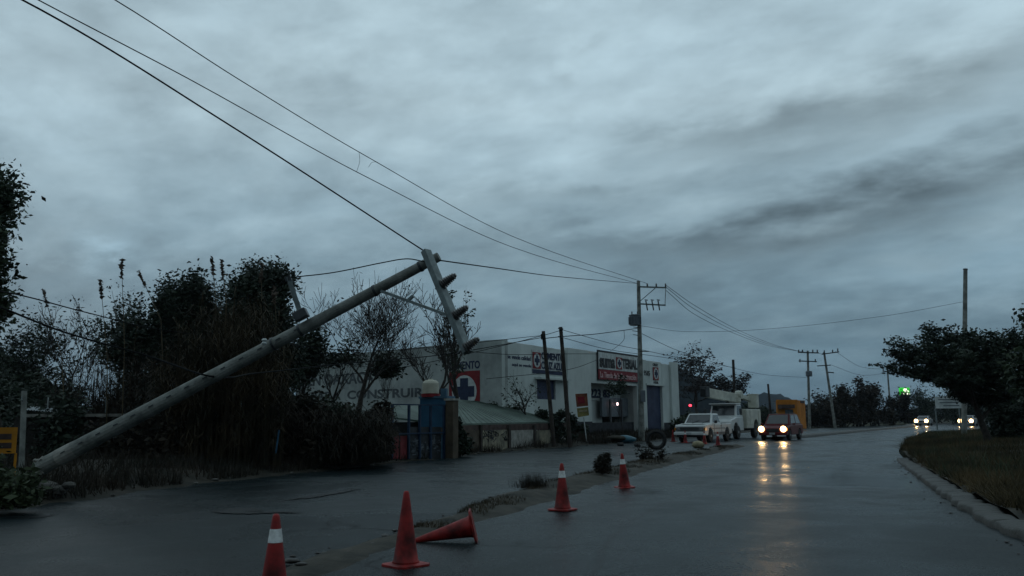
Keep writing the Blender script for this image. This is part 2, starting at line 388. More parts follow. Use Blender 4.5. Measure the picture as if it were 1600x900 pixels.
def cross_logo(face, parent, x0, y0, x1, y1, off, name='emblem', sq='red'):
    ya = (y0 + y1) / 2; u0 = face.uv(x0, ya, off)[0]; u1 = face.uv(x1, ya, off)[0]; xa = (x0 + x1) / 2
    z1 = face.uv(xa, y0, off)[1]; z0 = face.uv(xa, y1, off)[1]; uc, zc, ru, rz = (u0 + u1) / 2, (z0 + z1) / 2, (u1 - u0) / 2, (z1 - z0) / 2
    mb = MB(); face.slab(mb, u0, u1, z0, z1, off, off + .03)
    mb.cur = 1; disc_on(face, mb, uc, zc, ru * .82, rz * .86, off + .031, off + .045)
    mb.cur = 2; t = .24
    face.slab(mb, uc - ru * .60, uc + ru * .60, zc - rz * t, zc + rz * t, off + .046, off + .062)
    face.slab(mb, uc - ru * t, uc + ru * t, zc + rz * t, zc + rz * .62, off + .046, off + .062)
    face.slab(mb, uc - ru * t, uc + ru * t, zc - rz * .62, zc - rz * t, off + .046, off + .062)
    return mb.build(name, [sq, 'white', 'ink_blue'], parent, world=True)

# ------------------------------------------------------------------ ground
rng = np.random.default_rng(7)
def smooth_path(pts, n):
    pts = np.array(pts, float); d = np.r_[0, np.cumsum(np.linalg.norm(np.diff(pts, axis=0), axis=1))]
    t = np.linspace(0, d[-1], n); out = np.stack([np.interp(t, d, pts[:, k]) for k in range(2)], 1)
    for _ in range(int(n / 18)): out[1:-1] = (out[:-2] + 2 * out[1:-1] + out[2:]) / 4
    return out
def normals(p):
    d = np.gradient(p, axis=0); d /= np.linalg.norm(d, axis=1)[:, None]; return np.stack([d[:, 1], -d[:, 0]], 1)   # to the right of travel
def vnoise(x, y, s, seed=0):
    """cheap smooth value noise"""
    x = np.asarray(x) / s; y = np.asarray(y) / s; xi = np.floor(x).astype(int); yi = np.floor(y).astype(int); fx = x - xi; fy = y - yi
    fx = fx * fx * (3 - 2 * fx); fy = fy * fy * (3 - 2 * fy)
    def h(a, b): q = np.sin(a * 127.1 + b * 311.7 + seed * 74.7) * 43758.5453; return q - np.floor(q)
    return (h(xi, yi) * (1 - fx) + h(xi + 1, yi) * fx) * (1 - fy) + (h(xi, yi + 1) * (1 - fx) + h(xi + 1, yi + 1) * fx) * fy
def gp(px, py, z=0): p = G(px, py, z); return (p.x, p.y)
def grid_mesh(name, P2, Z, m):
    r, c = Z.shape; V = np.concatenate([P2, Z[..., None]], 2).reshape(-1, 3)
    i = np.arange(r * c).reshape(r, c); Fq = np.stack([i[:-1, :-1], i[1:, :-1], i[1:, 1:], i[:-1, 1:]], 2).reshape(-1, 4)
    o = fast(name, V, Fq, m); o.data.polygons.foreach_set('use_smooth', [True] * len(o.data.polygons)); return o
LEFT = smooth_path([(-11, -30), (-9.8, -5), (-9.3, 8), gp(0, 800), gp(250, 763), gp(430, 742), gp(600, 725), gp(760, 708), gp(900, 697), gp(1010, 690), gp(1060, 684), (30, 98), (52, 128), (92, 165), (180, 215)], 500)
RIGHT = smooth_path([(5.2, -30), (5.1, -5), (5.2, 5), gp(1600, 862), gp(1500, 797), gp(1450, 759), gp(1410, 728), gp(1392, 706), gp(1400, 696), gp(1425, 686), gp(1480, 673), (78, 125), (118, 150), (200, 190)], 500)
# terrain sheet
gx = np.concatenate([-np.geomspace(6000, 60, 16), np.linspace(-50, 50, 30), np.geomspace(60, 6000, 16)])
gy = np.concatenate([[-4000, -800, -200], np.linspace(-60, 240, 50), np.geomspace(260, 7000, 18)])
X, Y = np.meshgrid(gx, gy)
tag(grid_mesh('ground', np.stack([X, Y], 2), np.full(X.shape, -.12), 'earthgreen'), kind='structure')
# road: one sheet between the two edges
k = 60; t = np.linspace(0, 1, k)[None, :, None]
RP = LEFT[:, None, :] * (1 - t) + RIGHT[:, None, :] * t
LP = LEFT - normals(LEFT) * .7
RP[:, 0] = LP
RP[:, -1] = RIGHT + normals(RIGHT) * .25
road = tag(grid_mesh('road', RP, np.zeros(RP.shape[:2]) + (vnoise(RP[..., 0], RP[..., 1], 7) - .5) * .02, 'asphalt'), kind='structure')
fk = np.linalg.norm(RP - RIGHT[:, None, :], axis=2).astype(np.float32); at_ = road.data.attributes.new('from_kerb', 'FLOAT', 'POINT'); at_.data.foreach_set('value', fk.ravel())
# left verge: rises from the road edge
nl = normals(LEFT)
offs = np.array([-.35, 0, .3, .8, 1.5, 2.4, 3.6, 5, 7, 10, 15, 24])
jit = (vnoise(LEFT[:, 0] * 3, LEFT[:, 1] * 3, 2.0, 3) - .5) * .8
VP = LEFT[:, None, :] - nl[:, None, :] * (offs[None, :, None] + jit[:, None, None] * np.exp(-offs / 2)[None, :, None])
hgt = np.interp(offs, [-.35, 0, .3, 1.5, 3.6, 7, 15, 24], [-.05, .02, .07, .28, .45, .35, .0, -.1])
Zv = hgt[None, :] + (vnoise(VP[..., 0], VP[..., 1], .9, 5) - .5) * .18 * np.clip(offs, 0, 1)[None, :]
sel = (LEFT[:, 1] > -28) & (LEFT[:, 1] < 100)
tag(grid_mesh('left_verge', VP[sel], Zv[sel], 'verge'), kind='structure')
# right verge
nr = normals(RIGHT)
offr = np.array([.36, .8, 1.3, 2, 3, 4.5, 6.5, 9, 13, 18, 26, 40])
VR = RIGHT[:, None, :] + nr[:, None, :] * offr[None, :, None]
hr = np.interp(offr, [.36, .8, 2, 6, 18, 40], [.12, .17, .24, .38, .42, .30])
Zr = hr[None, :] + (vnoise(VR[..., 0], VR[..., 1], 1.1, 9) - .5) * .16 + (vnoise(VR[..., 0], VR[..., 1], 4, 2) - .5) * .2 * np.clip(offr / 4, 0, 1)
selr = (RIGHT[:, 1] > -28) & (RIGHT[:, 1] < 75)
RVm = grid_mesh('right_verge', VR[selr], Zr[selr], 'earth'); tag(RVm, kind='structure')
# kerb along the right verge: profile swept, slightly uneven, crumbling toward the bend
ks = (RIGHT[:, 1] > -28) & (RIGHT[:, 1] < 31); KP = RIGHT[ks]; KN = nr[ks]
KP2 = smooth_path(KP, 1400); KN = normals(KP2)
prof = [(-.01, -.05), (.0, .080), (.03, .108), (.20, .122), (.33, .118), (.38, .10), (.40, -.04)]
KV = np.zeros((len(KP2), len(prof), 3))
for j, (o, z) in enumerate(prof):
    wob = (vnoise(KP2[:, 0] * 9, KP2[:, 1] * 9, 3, 11) - .5) * .07 + (vnoise(KP2[:, 0], KP2[:, 1], .35, 12) - .5) * .07
    fade = np.clip((30 - KP2[:, 1]) / 9, 0, 1)
    joint = ((np.arange(len(KP2)) % 27) < 1) & (z > 0); chip = np.where(vnoise(KP2[:, 0] * 4, KP2[:, 1] * 4, .6, 40 + j) > .80, .035, 0.0) * (z > .1)
    z = z - .022 * joint - chip * .4
    KV[:, j, :2] = KP2 + KN * (o + wob)[:, None]; KV[:, j, 2] = z * (fade ** .6) + wob * .35 * (prof[j][1] > 0)
gap = np.floor(np.arange(len(KP2)) / 12) ; 
tag(grid_mesh('kerb', KV[..., :2], KV[..., 2], 'kerb'), kind='structure')
# central earth strip
ML = [gp(300, 935), gp(442, 882), gp(530, 858), gp(621, 835), gp(700, 808), gp(776, 777), gp(897, 748), gp(999, 723), gp(1060, 711), gp(1131, 699), gp(1165, 696)]
MR = [gp(420, 1010), gp(510, 920), gp(596, 870), gp(660, 848), gp(720, 830), gp(762, 817), gp(897, 774), gp(1035, 732), gp(1090, 717), gp(1140, 704), gp(1168, 698)]
A = smooth_path(ML, 160); B = smooth_path(MR, 160)
tt = np.linspace(0, 1, 13)
wob = (vnoise(A[:, 0] * 2, A[:, 1] * 2, .9, 21) - .5) * .35; wob2 = (vnoise(B[:, 0] * 2, B[:, 1] * 2, .9, 22) - .5) * .45
e = (B - A) / np.linalg.norm(B - A, axis=1)[:, None]
A2 = A + e * wob[:, None]; B2 = B + e * wob2[:, None]
MP = A2[:, None] * (1 - tt[None, :, None]) + B2[:, None] * tt[None, :, None]
far = np.clip((A[:, 1] - 6) / 14, .4, 1)
MZ = -.03 + (np.interp(tt, [0, .08, .3, .6, 1], [0, .12, .15, .09, 0])[None, :]) * far[:, None] + (vnoise(MP[..., 0], MP[..., 1], .35, 5) - .35) * .06 * np.sin(tt * math.pi)[None, :]
ends = np.clip(np.minimum(np.arange(160), 159 - np.arange(160)) / 6, 0, 1); MZ = MZ * ends[:, None] - .02 * (1 - ends[:, None])
tag(grid_mesh('median_strip', MP, MZ, 'earth'), kind='structure')
# far kerbed median
FK = smooth_path([gp(1224, 687), gp(1290, 681), gp(1360, 673.5), gp(1430, 667), (70, 150), (120, 185)], 80); fn = normals(FK)
fp = [(0, -.03), (.02, .16), (.3, .18), (1.4, .15), (1.45, -.03)]
FV = np.stack([np.concatenate([FK - fn * o, np.full((80, 1), z)], 1) for o, z in fp], 1)
tag(grid_mesh('far_kerb', FV[..., :2], FV[..., 2], 'kerb'), kind='structure')
# puddles: their dark tree reflections painted as flat ragged patches
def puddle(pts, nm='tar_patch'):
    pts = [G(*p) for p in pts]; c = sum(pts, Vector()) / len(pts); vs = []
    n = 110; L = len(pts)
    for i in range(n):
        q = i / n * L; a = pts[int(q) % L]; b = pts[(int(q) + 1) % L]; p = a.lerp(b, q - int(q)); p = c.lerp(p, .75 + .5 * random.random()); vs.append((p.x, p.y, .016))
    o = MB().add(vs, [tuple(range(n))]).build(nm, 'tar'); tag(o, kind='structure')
random.seed(3)
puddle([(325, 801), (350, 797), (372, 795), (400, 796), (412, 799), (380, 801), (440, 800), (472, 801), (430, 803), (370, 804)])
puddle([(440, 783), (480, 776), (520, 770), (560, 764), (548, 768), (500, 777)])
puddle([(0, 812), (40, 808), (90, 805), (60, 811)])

# ------------------------------------------------------------------ vegetation
def leaves(centers, per, spread, size, seed, flat=1.0, aspect=1.6):
    r = np.random.default_rng(seed); c = np.repeat(np.asarray(centers, float), per, 0); n = len(c)
    c = c + r.normal(0, 1, (n, 3)) * spread * np.array([1, 1, flat])
    a = r.normal(0, 1, (n, 3)); a /= np.linalg.norm(a, axis=1)[:, None]; a[:, 2] *= .7
    b = np.cross(a, r.normal(0, 1, (n, 3))); b /= np.linalg.norm(b, axis=1)[:, None] + 1e-6
    s = size * (0.35 + 1.3 * r.random((n, 1)) ** 1.4)
    V = np.stack([c - a * s * aspect * .5, c + b * s * .35, c + a * s * aspect * .5, c - b * s * .35], 1).reshape(-1, 3)
    return V, np.arange(len(V)).reshape(-1, 4)
def grow(seed, base, h, spread, levels=4, kids=(3, 5), lean=(0, 0), r0=None, up=.35, first=.3, wob=.12, ratio=.62, kink=.5):
    rd = random.Random(seed); segs = []; tips = []
    r0 = r0 or h * .022
    def br(p, d, L, r, lv):
        n = 5 if lv < 2 else 3; pts = [p.copy()]; rad = [r]; q = p.copy(); dd = d.copy()
        for i in range(n):
            dd = (dd + Vector((rd.gauss(0, wob), rd.gauss(0, wob), rd.gauss(0, wob * .6) + up * .12))).normalized()
            q = q + dd * (L / n); pts.append(q.copy()); rad.append(r * (1 - .55 * (i + 1) / n))
        segs.append((pts, rad, lv))
        if lv >= levels: tips.append(pts[-1]); tips.append(pts[len(pts) // 2]); return
        m = rd.randint(*kids)
        for j in range(m):
            f = first + (1 - first) * (j + 1) / m if lv == 0 else .25 + .75 * (j + rd.random()) / m
            f = min(f, .999); idx = f * n; a = pts[int(idx)]; b = pts[min(int(idx) + 1, n)]; s = a.lerp(b, idx - int(idx))
            ang = rd.uniform(0, 2 * math.pi); side = Vector((math.cos(ang), math.sin(ang), 0))
            nd = (dd * (1 - kink) + side * kink * spread + Vector((0, 0, up * rd.random()))).normalized()
            br(s, nd, L * ratio * rd.uniform(.75, 1.15), max(r * (1 - .5 * f) * .6, .006), lv + 1)
        br(pts[-1], (dd + Vector((rd.gauss(0, .2), rd.gauss(0, .2), .1))).normalized(), L * ratio, rad[-1] * .9, lv + 1)
    br(Vector(base), Vector((lean[0], lean[1], 1)).normalized(), h * .42, r0, 0)
    return segs, tips
def fit(segs, tips, base, h, half):
    """scale a grown tree to the wanted height and half width"""
    b = Vector(base); allp = np.array([tuple(p) for s in segs for p in s[0]]); top = allp[:, 2].max() - b.z
    rad = np.percentile(np.abs(allp[:, 0] - b.x), 99.3)
    kz = h / top; kx = half / rad
    f = lambda p: Vector((b.x + (p.x - b.x) * kx, b.y + (p.y - b.y) * kx, b.z + (p.z - b.z) * kz))
    return [([f(p) for p in s[0]], s[1], s[2]) for s in segs], [f(p) for p in tips]
def tree(label, seed, base, h, half, kind='leafy', name='tree', cat='tree', group=None, leafm='leaf', barkm='bark', per=30, size=.12, lspread=.35, flat=.7, levels=4, kids=(3, 5), up=.35, first=.3, r0=None, lean=(0, 0), spread=1.0, kink=.5, wob=.12, minz=None, ratio=.62, frac=1.0, twig=.009):
    t = thing(name, label, cat, base, 0, group)
    segs, tips = grow(seed, base, h, spread, levels, kids, lean, r0, up, first, wob, ratio, kink)
    segs, tips = fit(segs, tips, base, h - (lspread if kind == 'leafy' else 0), half - (lspread * .6 if kind == 'leafy' else 0))
    mb = MB(); tw = MB()
    for pts, rad, lv in segs:
        if lv <= (1 if kind == 'bare' else 9): mb.tube(pts, rad, 6 if lv < 2 else 3, cap=False)
        else: tw.tube(pts, [max(r, twig) for r in rad], 3, cap=False)
    mb.build('trunk', barkm, t, world=True, smooth=True)
    if tw.v: tw.build('crown', barkm, t, world=True)
    if kind == 'leafy' or per > 0 and kind == 'bare':
        T = np.array([tuple(p) for p in tips])
        if callable(minz): T = T[[bool(minz(q)) for q in T]]
        elif minz is not None: T = T[T[:, 2] > minz]
        if frac < 1: T = T[np.random.default_rng(seed).random(len(T)) < frac]
        V, Fq = leaves(T, per, lspread, size, seed, flat); fast('crown' if kind == 'leafy' else 'foliage', V, Fq, leafm, t, world=True)
    return t
def clump(label, seed, base, h, half, leafm='leafdark', n=9000, size=.12, name='bush', cat='bush', group=None, flat=1.0, lobes=9, stems=True, halfy=None):
    """dense bush: leaves gathered in uneven lobes, thinner toward the rim"""
    t = thing(name, label, cat, base, 0, group); r = np.random.default_rng(seed); hy = halfy or half
    a = r.uniform(0, 2 * np.pi, lobes); rr = np.sqrt(r.random(lobes)) * .72
    L = np.stack([np.cos(a) * rr * half, np.sin(a) * rr * hy, (.28 + .56 * r.random(lobes)) * h * (1 - .35 * rr)], 1)
    rad = (.22 + .22 * r.random(lobes)) * min(half, h * .8)
    k = r.integers(0, lobes, n); d = r.normal(0, 1, (n, 3)); d /= np.linalg.norm(d, axis=1)[:, None]
    c = L[k] + d * (rad[k] * (r.random(n) ** .45) * (1 + .25 * r.normal(0, 1, n)))[:, None] * np.array([1, hy / half, 1])
    low = r.random(n) < .25; c[low, 2] *= .4
    c = c[c[:, 2] > .02] + np.array(base)
    V, Fq = leaves(c, 1, .02, size, seed + 1); fast('foliage', V, Fq, leafm, t, world=True)
    if stems:
        mb = MB(); rd = random.Random(seed)
        for q in range(7):
            j = rd.randrange(lobes); e = Vector(base) + Vector(L[j]); b = Vector(base) + Vector((rd.gauss(0, .1 * half), rd.gauss(0, .1 * half), 0))
            mid = b.lerp(e, .5) + Vector((rd.gauss(0, .06 * half), 0, 0)); mb.tube([b, mid, e], [h * .015, h * .01, h * .004], 4, cap=False)
        mb.build('stem', 'barkdark', t, world=True)
    return t
def blades(name, pts, h, wd, m, seed, lean=.35):
    r = np.random.default_rng(seed); pts = np.asarray(pts); n = len(pts)
    a = r.uniform(0, 2 * np.pi, n); hh = h * (.45 + .9 * r.random(n)); ln = hh * lean * r.normal(0, 1, n)
    sx = np.cos(a) * wd; sy = np.sin(a) * wd
    b = r.uniform(0, 2 * np.pi, n)
    V = np.zeros((n, 3, 3)); V[:, 0] = pts - np.stack([sx, sy, np.zeros(n)], 1); V[:, 1] = pts + np.stack([sx, sy, np.zeros(n)], 1)
    V[:, 2] = pts + np.stack([np.cos(b) * ln, np.sin(b) * ln, hh], 1)
    return fast(name, V.reshape(-1, 3), np.arange(n * 3).reshape(-1, 3), m)
def sample_strip(PP, ZZ, n, seed, u=(0, 1), v=(0, 1)):
    r = np.random.default_rng(seed); rr, cc = ZZ.shape
    i = r.uniform(u[0] * (rr - 1.001), u[1] * (rr - 1.001), n); j = r.uniform(v[0] * (cc - 1.001), v[1] * (cc - 1.001), n)
    i0 = i.astype(int); j0 = j.astype(int); fi = (i - i0)[:, None]; fj = (j - j0)[:, None]
    Q = np.concatenate([PP, ZZ[..., None]], 2)
    return (Q[i0, j0] * (1 - fi) + Q[np.minimum(i0 + 1, rr - 1), j0] * fi) * (1 - fj) + (Q[i0, j0 + 1] * (1 - fi) + Q[np.minimum(i0 + 1, rr - 1), j0 + 1] * fi) * fj
# grass on the right verge (denser patches and bare ones)
vis = (RIGHT[:, 1] > 3) & (RIGHT[:, 1] < 62)
g = sample_strip(VR[vis], Zr[vis], 190000, 31, (0, 1), (.02, 1))
keep = vnoise(g[:, 0], g[:, 1], 1.3, 4) + .5 * vnoise(g[:, 0], g[:, 1], .4, 8) > rng.random(len(g)) * .95 + .15
tag(blades('grass', g[keep], .20, .012, 'grass', 3, .5), 'short dry brown and green grass covering the verge right of the road', 'grass', kind='stuff')
g = sample_strip(VR[vis], Zr[vis], 60000, 34, (0, 1), (.0, 1))
keep = vnoise(g[:, 0], g[:, 1], .45, 14) * vnoise(g[:, 0], g[:, 1], 2.2, 15) > .42
keep &= rng.random(len(keep)) < .6
tag(blades('grass_tufts', g[keep], .36, .010, 'leafolive', 6, .7), 'taller green tufts scattered through the dry grass of the right verge', 'grass', kind='stuff')
g = sample_strip(VR[vis], Zr[vis], 22000, 35, (0, 1), (.0, .12)); keep = vnoise(g[:, 0], g[:, 1], .7, 18) > .5
tag(blades('kerb_grass', g[keep], .20, .009, 'grass', 7, 1.3), 'dry grass spilling over the back of the kerb', 'grass', kind='stuff')
vis = (LEFT[:, 1] > 4) & (LEFT[:, 1] < 75)
g = sample_strip(VP[vis], Zv[vis], 90000, 32, (0, 1), (.12, .8))
keep = vnoise(g[:, 0], g[:, 1], 1.0, 6) > rng.random(len(g)) * .9 + .1
tag(blades('weeds', g[keep], .34, .014, 'drybrush', 4, .55), 'dark ragged weeds along the left edge of the road', 'weeds', kind='stuff')
g = sample_strip(MP, MZ, 26000, 33, (.1, .98), (.04, .7))
keep = (vnoise(g[:, 0], g[:, 1], .8, 16) > .62)
keep &= rng.random(len(keep)) < .45
tag(blades('median_weeds', g[keep], .07, .006, 'reed', 5, .7), 'low weeds scattered over the earth strip between the carriageways', 'weeds', kind='stuff')

# left: tall trees and bare trees
tree('tall ragged leafy tree at the far left edge of the view', 5, P(-4, 700, 24), 8.2, 1.5, leafm='leaf', per=34, size=.11, lspread=.22, levels=4, kids=(3, 4), up=.75, first=.2, flat=1, kink=.42)
tree('thin bare tree with wispy twigs rising behind the leftmost low shed', 11, P(120, 690, 38), 6.6, 2.3, 'bare', 'bare_tree', leafm='leafdark', per=3, frac=.25, size=.10, lspread=.18, levels=4, kids=(3, 4), first=.3, up=.35, r0=.09, wob=.2, kink=.58)
tree('bare forked tree left of the dense dark trees', 12, P(205, 690, 40), 7.2, 2.2, 'bare', 'bare_tree', leafm='leafdark', per=8, frac=.8, size=.11, lspread=.28, levels=4, kids=(3, 4), first=.25, up=.35, r0=.09, wob=.2, kink=.58)
tree('bare scrubby tree between the two wispy ones and the left hillside', 13, P(60, 690, 42), 6.3, 2.4, 'bare', 'bare_tree', leafm='leafdark', per=9, frac=.8, size=.11, lspread=.30, levels=4, kids=(3, 4), first=.2, up=.3, r0=.1, wob=.2, kink=.6)
tree('dense dark evergreen with a bumpy rounded top, left one of the pair behind the reeds', 21, P(277, 700, 33), 7.25, 1.05, leafm='leafdark', per=34, size=.10, lspread=.24, levels=4, kids=(3, 5), up=.8, first=.2, flat=.8, kink=.46, name='evergreen_tree')
tree('dense dark evergreen standing behind the reeds above the middle of the fallen pole', 26, P(380, 700, 33), 7.6, 1.6, leafm='leafdark', per=34, size=.10, lspread=.26, levels=4, kids=(3, 5), up=.7, first=.15, flat=.8, kink=.48, name='evergreen_tree')
tree('shorter dark tree right of the evergreens, partly behind the fallen pole', 23, P(462, 700, 42), 6.4, 1.3, leafm='leafdark', per=7, size=.13, lspread=.24, levels=4, kids=(3, 4), up=.5, first=.45)
tree('low dark leafy tree in front of the lettered white wall', 24, P(505, 700, 43), 5.7, 1.9, leafm='leafdark', per=14, size=.12, lspread=.26, levels=3, kids=(4, 5), up=.1, first=.75, minz=4.3, flat=.5)
tree('dark round leafy clump in the branches of the large bare tree', 27, P(606, 700, 41), 4.7, .85, leafm='leafdark', per=40, size=.11, lspread=.2, levels=3, kids=(3, 4), up=.2, first=.8, minz=3.6, flat=.5, r0=.05)
tree('large bare branching tree in front of the lettered side wall', 31, P(556, 690, 39), 8.2, 2.75, 'bare', 'bare_tree', leafm='leafred', per=2, frac=.06, size=.09, lspread=.12, levels=5, kids=(3, 4), up=.22, first=.45, r0=.17, kink=.62, ratio=.72, twig=.009, wob=.14)
tree('bare tree leaning right, beside the white water tank', 32, P(655, 690, 37), 6.9, 2.2, 'bare', 'bare_tree', leafm='leafred', per=1, frac=.15, size=.09, lspread=.10, levels=4, kids=(3, 5), up=.35, first=.35, r0=.12, lean=(.2, 0), kink=.5, wob=.15, ratio=.66, twig=.011)
tree('slender tree with sparse green leaf tufts beside the fallen crossarm', 33, P(718, 690, 45), 8.4, 1.25, 'leafy', 'slender_tree', leafm='leaf', per=8, size=.11, lspread=.15, levels=3, kids=(3, 5), up=.4, first=.45, flat=.35, frac=.55)
tree('small spreading tree with drooping limbs in front of the white side wall', 34, P(828, 690, 46.5), 4.0, 1.6, 'leafy', 'small_tree', leafm='leafdark', per=2, frac=.35, size=.10, lspread=.14, levels=3, kids=(4, 5), up=-.10, first=.6, r0=.10)
tree('small leafy tree behind the tall concrete pole at the shop entrance', 35, P(975, 690, 55.5), 4.4, 1.0, 'leafy', 'small_tree', leafm='leafdark', per=14, size=.12, lspread=.18, levels=3, kids=(2, 3), up=.2, first=.8, minz=3.0, r0=.03, flat=.35)
tree('umbrella shaped tree with feathery dark crown behind the bucket truck', 36, P(1098, 672, 84), 8.9, 4.7, 'leafy', 'umbrella_tree', leafm='leafred', per=6, size=.17, lspread=.24, flat=.3, levels=4, kids=(3, 4), up=.35, first=.5, r0=.20, kink=.70, frac=.8, minz=3.4)
tree('smaller feathery tree right of the umbrella shaped one', 37, P(1152, 670, 88), 5.8, 1.7, 'leafy', 'umbrella_tree', leafm='leafred', per=7, size=.17, lspread=.26, flat=.35, levels=4, kids=(2, 4), up=.4, first=.5, r0=.12, minz=2.2)
tree('dark leafy tree filling the gap between the two evergreens', 71, P(328, 700, 32), 6.0, 1.5, leafm='leafdark', per=34, size=.10, lspread=.28, levels=4, kids=(3, 4), up=.6, first=.2, flat=.8, kink=.46)
tree('dark leafy tree at the left foot of the left evergreen', 72, P(238, 700, 34), 5.3, 1.5, leafm='leafdark', per=26, size=.10, lspread=.28, levels=4, kids=(3, 4), up=.5, first=.2, flat=.8, kink=.5)
tree('dark leafy tree sloping down at the right of the right evergreen', 73, P(432, 700, 34), 5.2, 1.2, leafm='leafdark', per=26, size=.10, lspread=.26, levels=4, kids=(3, 4), up=.5, first=.2, flat=.8, kink=.5)
for i, (px, Y, h, hw, lab) in enumerate([(175, 36, 3.6, 1.6, 'dark bush under the forked bare tree'), (225, 35, 4.0, 1.6, 'dark tall bush left of the evergreen pair'), (60, 36, 3.3, 1.8, 'dark bush on the hillside foot behind the fence post'), (0, 34, 3.8, 2.0, 'dark bush at the left edge behind the yellow board')]):
    b = P(px, 690, Y); clump(lab, 180 + i, (b.x, b.y, 0), h, hw, 'leafdark', 7000, .10, name='shrub', cat='shrub')
# right foreground trees
TB = G(1546, 697, .25)
def crown_low(q):           # the crown hangs lower toward its right side
    dx_ = (q[0] - TB.x); return q[2] > np.interp(dx_, [-4.4, -3.0, -1.2, -.3, 2], [2.9, 2.7, 2.3, 1.3, .9])
tree('big spreading tree with flat layered foliage on the right verge', 48, TB, 5.25, 3.1, 'leafy', 'spreading_tree', leafm='leafdark', per=24, size=.09, lspread=.17, flat=.30, frac=.9, levels=4, kids=(4, 6), up=.2, first=.28, r0=.17, kink=.56, minz=crown_low, lean=(-.1, 0))
tree('dense spreading tree cut off by the right edge of the view', 49, G(1632, 712, .3), 5.0, 2.9, 'leafy', 'spreading_tree', leafm='leaf', per=40, size=.10, lspread=.20, flat=.5, levels=4, kids=(4, 5), up=.2, first=.25, r0=.15, kink=.58, minz=1.1)
for i, (px, Y, h, hw, lab) in enumerate([(1560, 41, 2.1, 1.3, 'dark undergrowth bush right of the spreading tree trunk'), (1600, 37, 2.3, 1.4, 'dark undergrowth bush at the right edge below the second tree')]):
    b = P(px, 690, Y); clump(lab, 170 + i, (b.x, b.y, .3), h, hw, 'leafdark', 6000, .11, name='shrub', cat='shrub')
# thicket on the far side of the bend
rd = random.Random(8)
spec = [(1285, 118, 3.2, 3.0), (1318, 124, 5.2, 3.4), (1345, 128, 6.6, 3.6), (1372, 134, 6.2, 3.5), (1400, 150, 5.4, 3.6), (1428, 165, 5.6, 4.4), (1300, 140, 4.4, 4.0), (1465, 172, 7.0, 5.5), (1500, 150, 6.0, 5), (1545, 140, 6.5, 5), (1600, 130, 7, 5)]
wh = ['leftmost low brown bush of the thicket, beside the leaning far pole', 'brown bushy tree right of the leaning far pole', 'tallest rounded bushy tree of the roadside thicket', 'bushy tree just left of the farthest power pole', 'bushy tree just right of the farthest power pole',
      'dark bushy tree behind the green lit sign', 'low bush seen between the two far power poles', 'dark tree above the oncoming white car', 'dark bushy tree behind the white board sign', 'dark far tree behind the big spreading tree trunk', 'dark far tree beyond the right edge tree']
for i, (px, Y, h, hw) in enumerate(spec):
    b = P(px, 700, Y); clump(wh[i], 60 + i, (b.x, b.y, -.1), h * 1.3, hw, 'drybrush' if i < 5 or i == 6 else 'leafdark', 5200, .26, name='bushy_tree', cat='tree', group='trees of the far roadside thicket', lobes=12)
# bushes around the yard behind the green roof
for i, (px, Y, z, h, hw, lab) in enumerate([(770, 48, -.1, 2.75, 1.1, 'dark hedge bush above the left part of the green roof'), (800, 48.6, -.1, 2.9, 1.15, 'dark hedge bush in the middle above the green roof'),
      (852, 47.0, -.1, 2.5, .9, 'dark shrub at the foot of the left leaning wooden pole'), (876, 47.5, -.1, 2.4, .9, 'dark shrub at the foot of the right leaning wooden pole'), (715, 34.5, 0, 1.9, .55, 'tall weedy shrub beside the tan gate pillar'),
      (905, 55, -.1, 1.6, .9, 'low dark shrub behind the two panel roadside sign'), (1068, 70, 0, 1.7, 1.6, 'green hedge between the white shop and the parked pickup'), (1085, 76, 0, 2.0, 1.8, 'hedge under the umbrella shaped tree'), (1185, 112, 0, 3.6, 3.4, 'dark bush behind the white utility body'), (1208, 118, 0, 3.4, 3.4, 'dark bush left of the orange kiosk')]):
    b = P(px, 690, Y); clump(lab, 90 + i, (b.x, b.y, z), h, hw, 'leafdark' if i != 6 else 'leaf', 5000, .12 if Y < 60 else .2, name='shrub', cat='shrub')
for i, (px, Y, h, hw, lm, lab) in enumerate([(470, 27, 2.45, 1.5, 'drybrush', 'dark tangled bush under the white wall lettering'), (520, 28.5, 2.6, 1.6, 'leafdark', 'dark bush left of the blue gate, in the middle of its row'), (572, 30, 2.45, 1.5, 'drybrush', 'dark tangled bush nearest the blue gate'),
       (10, 14.2, .8, .65, 'leafolive', 'leafy green shrub at the lower left corner beside the road'), (-35, 15, 1.0, .7, 'leafolive', 'green shrub cut off by the left edge under the yellow board'), (100, 26, 2.4, 1.8, 'leafdark', 'dark bush in front of the leftmost shed wall'), (215, 25, 2.1, 1.6, 'drybrush', 'dark brown bush below the middle of the fallen pole'),
       (20, 30, 3.6, 2.6, 'leafdark', 'large dark bush behind the fence post at the left'), (110, 34, 2.9, 2.0, 'leafdark', 'dark bush below the wispy bare tree'), (430, 31, 3.4, 1.6, 'leafdark', 'tall dark bush between reeds and lettered wall')]):
    b = P(px, 690, Y); clump(lab, 120 + i, (b.x, b.y, .1 if Y < 20 else .15), h, hw, lm, 6500 if i not in (3, 4) else 3000, .11 if Y > 20 else .085, name='shrub', cat='shrub')
b = G(941, 741, .08); clump('round dark bush on the earth strip beside the farther cone', 150, b, .62, .27, 'drybrush', 2600, .05, name='bush')
b = G(1018, 719, .08); clump('dry brown bush in front of the standing tyre', 151, b, .62, .55, 'drybrush', 900, .06, name='bush')
b = G(833, 762, .08); blades_pts = np.array(b)[None, :] + rng.normal(0, 1, (420, 3)) * np.array([.16, .10, .0])
tag(blades('grass_tuft', blades_pts, .28, .006, 'drybrush', 9, .5), 'sparse grass tuft on the earth strip behind the nearer banded cone', 'grass')
